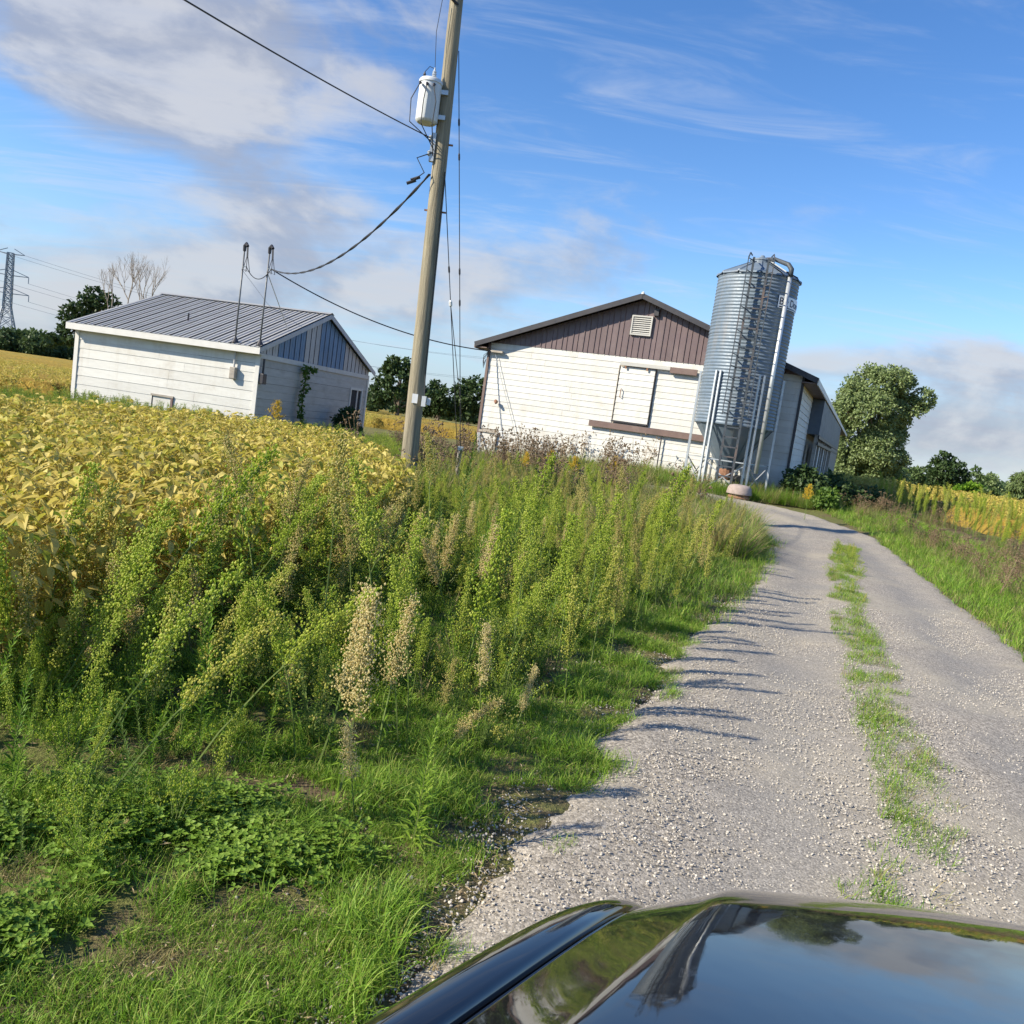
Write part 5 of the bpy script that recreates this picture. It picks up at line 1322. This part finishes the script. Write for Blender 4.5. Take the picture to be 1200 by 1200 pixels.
# straw coloured grass round the bin and along the bend
P = field(1500, 2.6, 9.5, 18.5, 28, lambda x, y: off_buildings(x, y) & out_road(x, y, .15) & ((x < 5.6) | (y > 24.8)), vis=60)
scatter('straw_grass', P, [TGo[0], TGo[1], TGo[0], TGo[2]], 'straw coloured grass round the legs of the feed bin', 'grass', .22, .6, 1.05)
P = field(4200, .6, 5.6, 13.2, 20.6, lambda x, y: (x < np.minimum(xleft(np.minimum(y, 18.4)), 5.3) - .25) & (y < 20.5 - .30 * (x - 2.5)) & (x > xleft(np.minimum(y, 18.4)) - 2.8), vis=60)
scatter('straw_grass', P, [TGo[0], TGo[1], TGo[0], TGo[2]], 'tall straw coloured grass on the inside of the bend', 'grass', .25, .75, 1.2)
P = field(900, 3.0, 9.6, 24.3, 26.2, lambda x, y: off_buildings(x, y), vis=60)
scatter('straw_grass', P, [TGo[0], TGo[1], TGo[1]], 'green and straw grass on the far side of the bend before the bin', 'grass', .22, .5, .9)
# right verge: short grass, a brown patch, pale green weeds
P = field(22000, 4, 16, 5, 26, lambda x, y: (x > xright(np.minimum(y, 18.9)) + .05) & (x < xright(np.minimum(y, 18.9)) + 3.4) & ((y < 19.5) | (x > 8.9)), vis=60)
scatter('verge_grass', P, SGo + [SGo[2]], 'short green grass along the right edge of the drive', 'grass', .2, 1.0, 2.0)
P = field(2600, 6, 15, 8, 27, lambda x, y: (x > xright(np.minimum(y, 18.9)) + .75) & (x < xright(np.minimum(y, 18.9)) + 3.2 + .06 * y) & ((y < 20) | (x > 9.6)), vis=60)
P = P[patch(P[:, 0], P[:, 1], .3, 4) > -.25]
scatter('brown_grass', P[:700], [TGo[1], TGo[2], TGo[2], TGo[2], TGo[0], DWo[1]], 'dull brown seeding grass on the right verge', 'grass', .2, .45, .75)
P = field(900, 8, 19, 10, 29, lambda x, y: (x > xright(np.minimum(y, 18.9)) + 2.5 + .03 * y) & (x < xright(np.minimum(y, 18.9)) + 5.2 + .05 * y), vis=40)
for p in P[:120]:
    single('horseweed', 'yellow green horseweed on the right verge before the yellow field', 'weed', HWm[random.choice((1, 4, 1, 3))], p, random.random() * 6.28, random.uniform(.62, .95), (random.gauss(0, .08), random.gauss(0, .08)), 'horseweeds on the right verge')
if len(P) > 120: scatter('weeds', P[120:], [HWo[1], HWo[4], SPo[2]], 'pale green weeds between the right verge and the yellow field', 'weeds', .1, .5, .8)

# soybeans: the nearest plants with every leaf, the next as single plants, the rest as the crop
P = field(5200, -12, -1.2, 1.5, 18.7, in_soy, vis=140)
# plant rows give the crop its order; keep plants apart
P = P[np.argsort(np.hypot(P[:, 0], P[:, 1]))]
keep = []
cells = {}
for p in P:
    c = (int(p[0] / .17), int(p[1] / .17))
    if c in cells: continue
    cells[c] = 1; keep.append(p)
P = np.array(keep)
vis0 = visible(P + np.array([0, 0, .6]), 0)
front = P[vis0][:62]; mid = P[vis0][62:290]
soy_stem_me = [st.mesh('stem', MT['soy_stem']) for st, _, _ in SOYP]
soy_fol_me = []
for st, T, mb in SOYP:
    fl = MB(); n0 = len(st.v); fl.v = mb.v[n0:]; fl.f = [tuple(i - n0 for i in f) for f in mb.f[len(st.f):]]; fl.m = [0] * len(fl.f); soy_fol_me.append(fl.mesh('leaves', MT['soy_leaf']))
for i, p in enumerate(front):
    kx = i % 5; t = thing('soybean_plant', 'yellowing soybean plant in the front rows of the crop', 'soybean plant', p, random.random() * 6.28, 'soybean plants at the front of the crop'); s = random.uniform(.88, 1.12); t.scale = (s, s, s)
    put('stem', soy_stem_me[kx], t)
    for q, r, sc in SOYP[kx][1]: put('leaf', random.choice(LEAFM), t, loc=q, rot=r, scl=sc)
for i, p in enumerate(mid):
    kx = i % 5; t = thing('soybean_plant', 'yellowing soybean plant standing behind the front rows of the crop', 'soybean plant', p, random.random() * 6.28, 'soybean plants behind the front rows'); s = random.uniform(.88, 1.12); t.scale = (s, s, s)
    put('stem', soy_stem_me[kx], t); put('leaves', soy_fol_me[kx], t)['kind'] = 'stuff'
used = {(round(p[0], 4), round(p[1], 4)) for p in list(front) + list(mid)}
R2 = np.array([p for p in P if (round(p[0], 4), round(p[1], 4)) not in used])
scatter('soybean_crop', R2, SYo, 'yellow ripening soybean crop in front of the shed', 'crop', .08, .88, 1.12)
P = field(4200, 13, 60, 19, 52, lambda x, y: (x > xright(np.minimum(y, 18.9)) + 5.0 + .05 * y), vis=40, power=1.3)
scatter('soybean_crop', P, SYo, 'yellow ripening soybean crop on the right beyond the verge weeds', 'crop', .1, .8, 1.1)
P = field(2600, -60, -9, 27, 62, lambda x, y: (x < -16.2) | (y > 45), vis=40)
scatter('soybean_crop', P, SYo, 'yellow soybean crop beyond the shed', 'crop', .1, .8, 1.0)

# short grass and clover near the camera
def grass_ok(x, y): return (x > soyx(y) - .2) & (x < xleft(np.minimum(y, 17.6)) + .20 + .16 * patch(x, y, 2.2, 30)) & out_road(x, y, -.34)
P = field(70000, -3, 5.4, 1.7, 9, lambda x, y: grass_ok(x, y) & (patch(x, y, 1.6, 1) + .55 * patch(x, y, 5, 4) > -.26 + .32 * np.clip(1 - (xleft(y) - x) / .25, 0, 1)), vis=60, power=1.1)
P = P[:34000]; pn = patch(P[:, 0], P[:, 1], 2.4, 21); pk = np.where(pn > .18, 2, np.where(pn < -.36, 3, RNG.integers(0, 2, len(P)))); pk = np.where(RNG.random(len(P)) < .18, RNG.integers(0, 4, len(P)), pk)
scatter('grass', P, SGo, 'short green grass along the left edge of the drive', 'grass', .28, 1, 1, scl=RNG.uniform(.40, 1.0, len(P)) * (1 + .5 * pn), pick=pk)
P = field(9000, -2, 5.6, 8, 21, lambda x, y: grass_ok(x, y) & (x > xleft(np.minimum(y, 17.6)) - 1.3), vis=40)
scatter('grass', P, SGo, 'short green grass edging the far part of the drive', 'grass', .2, 1.0, 1.9)
P = field(3400, -2.4, .3, 1.8, 4.3, lambda x, y: grass_ok(x, y) & ((x + .95) ** 2 / .42 + (y - 3.05) ** 2 / .10 + 1.5 * patch(x, y, 3, 2) < .75) | (x < -1.0) & (y < 3.2) & (patch(x, y, 2.6, 6) > .22) & grass_ok(x, y), vis=60)
scatter('clover', P[:760], CLo + [SGo[0], SGo[2]], 'dark green clover spreading in the grass at the lower left', 'clover', .15, .55, 1.0)
MID = np.array([(1.35,2.0),(1.85,3.27),(2.22,3.96),(2.62,5.14),(3.15,6.71),(4.15,9.7),(5.2,12.6),(6.5,16.0),(7.2,17.6)])
def midx(y): return np.interp(y, MID[:, 1], MID[:, 0])
P = field(40000, 1, 8, 2.2, 17.8, lambda x, y: (np.abs(x - midx(y) - .12 * patch(x, y, .6, 3)) < .21 + .10 * patch(x, y, 1.1, 8)) & (patch(x, y, 1.6, 5) + .6 * patch(x, y, 6, 7) > -.26), vis=40, power=.8)
P[:, 2] += .02
scatter('grass', P, SGo[:2] + [SGo[0], SGo[3]], 'green grass growing in a strip down the middle of the drive', 'grass', .22, .55, 1.05)
P = field(500, 4.5, 8, 9.5, 17.8, lambda x, y: np.abs(x - midx(y)) < .25, vis=40)
scatter('strip_weeds', P, [BUo[1], HWo[0], TGo[0]], 'small weeds in the grass strip of the drive', 'weeds', .15, .15, .3)

# loose stones of the drive
def stone(seed):
    rs = np.random.default_rng(seed); bm = bmesh.new(); bmesh.ops.create_icosphere(bm, subdivisions=1, radius=1.0)
    for v in bm.verts: v.co = Vector((v.co.x * 1.15, v.co.y, v.co.z * .62)) * rs.uniform(.78, 1.15)
    me = bpy.data.meshes.new('stone'); bm.to_mesh(me); bm.free(); me.materials.append(MT['stone']); return bpy.data.objects.new('stone', me)
MT['stone'] = leafmat('gravel_stone', [(0.10, 0.095, 0.085), (0.20, 0.18, 0.155), (0.34, 0.31, 0.265), (0.52, 0.475, 0.41)], 0.0, .9)
STo = [stone(k) for k in range(4)]
def road_z(x, y): return tz(x, y) + .016
P = field(150000, -.4, 8.5, 2.0, 11, lambda x, y: (x > xleft(y) - .25) & (x < xright(y) + .2) & (patch(x, y, .8, 12) > -.5 + .5 * RNG.random(len(x)) * (y > 6)), vis=10, power=1.5)
P = P[:84000]; tq = (P[:, 0] - xleft(P[:, 1])) / (xright(P[:, 1]) - xleft(P[:, 1]))
P[:, 2] += .035 * np.clip(np.minimum(tq, 1 - tq) * 3.2 / .3, 0, 1) - .035 * (np.exp(-((tq - .27) / .11) ** 2) + np.exp(-((tq - .77) / .11) ** 2)) + RNG.uniform(-.004, .010, len(P))
scatter('gravel', P, STo, 'loose grey gravel stones on the drive', 'gravel', .5, 1, 1, scl=.0028 + .0050 * RNG.random(len(P)) ** 2.2)
P = field(5000, -2, 2, 1.8, 7, lambda x, y: (x > xleft(y) - .7) & (x < xleft(y)), vis=10); P[:, 2] += .01
scatter('gravel', P[:2500], STo, 'stones and clods scattered along the grassy edge of the drive', 'gravel', .5, 1, 1, scl=.003 + .007 * RNG.random(len(P[:2500])) ** 2.5)

MT['litter'] = leafmat('dead_leaf', [(0.20, 0.14, 0.08), (0.32, 0.24, 0.13), (0.42, 0.33, 0.20)], 0.1, .9)
def litter():
    mb = MB()
    for _ in range(12):
        a = random.random() * 6.28; q = .13 * math.sqrt(random.random()); e = random.random() * 6.28
        mb.leaf((q * math.cos(a), q * math.sin(a), random.uniform(.004, .02)), (math.cos(e), math.sin(e), random.gauss(0, .2)), random.uniform(.015, .045), random.uniform(.003, .010), fold=.4, droop=random.uniform(-.1, .1))
    return bpy.data.objects.new('litter', mb.mesh('litter', [MT['litter']]))
P = field(2600, -2.8, 3.5, 1.8, 10, lambda x, y: (x > soyx(y) - .5) & (x < xleft(y) + .05), vis=20)
scatter('leaf_litter', P, [litter() for _ in range(4)], 'dead leaves and straw lying on the soil between the weeds', 'litter', .1, .7, 1.3)
# shrubs by the buildings
def shrub(label, x, Y, h, wd, mt_, n, size=.10, name='shrub'):
    g = float(tz(x, Y)); return tree(name, label, (x, Y, g), h, wd, MT[mt_], n, size, nl=7, cat='shrub', trunk=.1, low=-.02)
p = at(942, 575, 25.5); shrub('dark shrub right of the feed bin at the barn corner', p[0], 25.5, 1.15, 1.9, 'oak', 2600)
p = at(985, 580, 26.5); shrub('dark low shrub in the barn shadow beside the bend of the drive', p[0], 26.5, .75, 2.6, 'oak', 3000)
p = at(965, 590, 24.5); shrub('olive shrub with yellowing leaves in front of the dark ones', p[0], 24.5, .6, 1.2, 'dark_leaf', 1800, .08)
p = at(1018, 588, 27.0); shrub('rightmost dark shrub at the end of the barn shadow', p[0], 27.0, .6, 1.8, 'oak', 2200)
p = W2(SH, (5.6, -.75, 0)); shrub('dark shrub growing against the shed wall beside the doorway', p.x, p.y, 1.25, 1.5, 'oak', 2400)
vt = thing('climbing_vine', 'dark vine climbing the shed gable wall under the header board', 'vine', W2(SH, (3.05, -.06, 0)), rad(78.06))
L_ = [(random.gauss(0, .06) + .1 * math.sin(k), -.05, 0.2 + k * .2, .10, .15) for k in range(12)] + [(.25, -.06, 2.42, .22, .1), (.5, -.05, 2.45, .15, .08)]
v, f = leaf_cloud(L_, 800, .07); MB().add(v, f).build('leaves', MT['dark_leaf'], vt)
MB().tube([(0, -.03, 0), (.05, -.03, 1.2), (.1, -.03, 2.4)], .02, 5).build('stem', MT['stem_brown'], vt)
# far woods behind everything
P = []
for k in range(520):
    a = rad(random.uniform(-48, 50)); dd = random.uniform(300, 420); P.append((dd * math.sin(a), dd * math.cos(a), float(tz(dd * math.sin(a), dd * math.cos(a))) - .5))
def wood_proto(k):
    lobes = [(random.uniform(-2, 2), random.uniform(-2, 2), random.uniform(2, 6.5), random.uniform(2, 3), random.uniform(1.6, 2.4)) for _ in range(6)]
    v, f = leaf_cloud(lobes, 700, .95); return bpy.data.objects.new('plant', MB().add(v, f).mesh('plant', [MT['oak'] if k % 2 else MT['midtree']]))
scatter('far_woods', P, [wood_proto(k) for k in range(4)], 'far wood along the horizon', 'wood', 0.02, .7, 1.15)
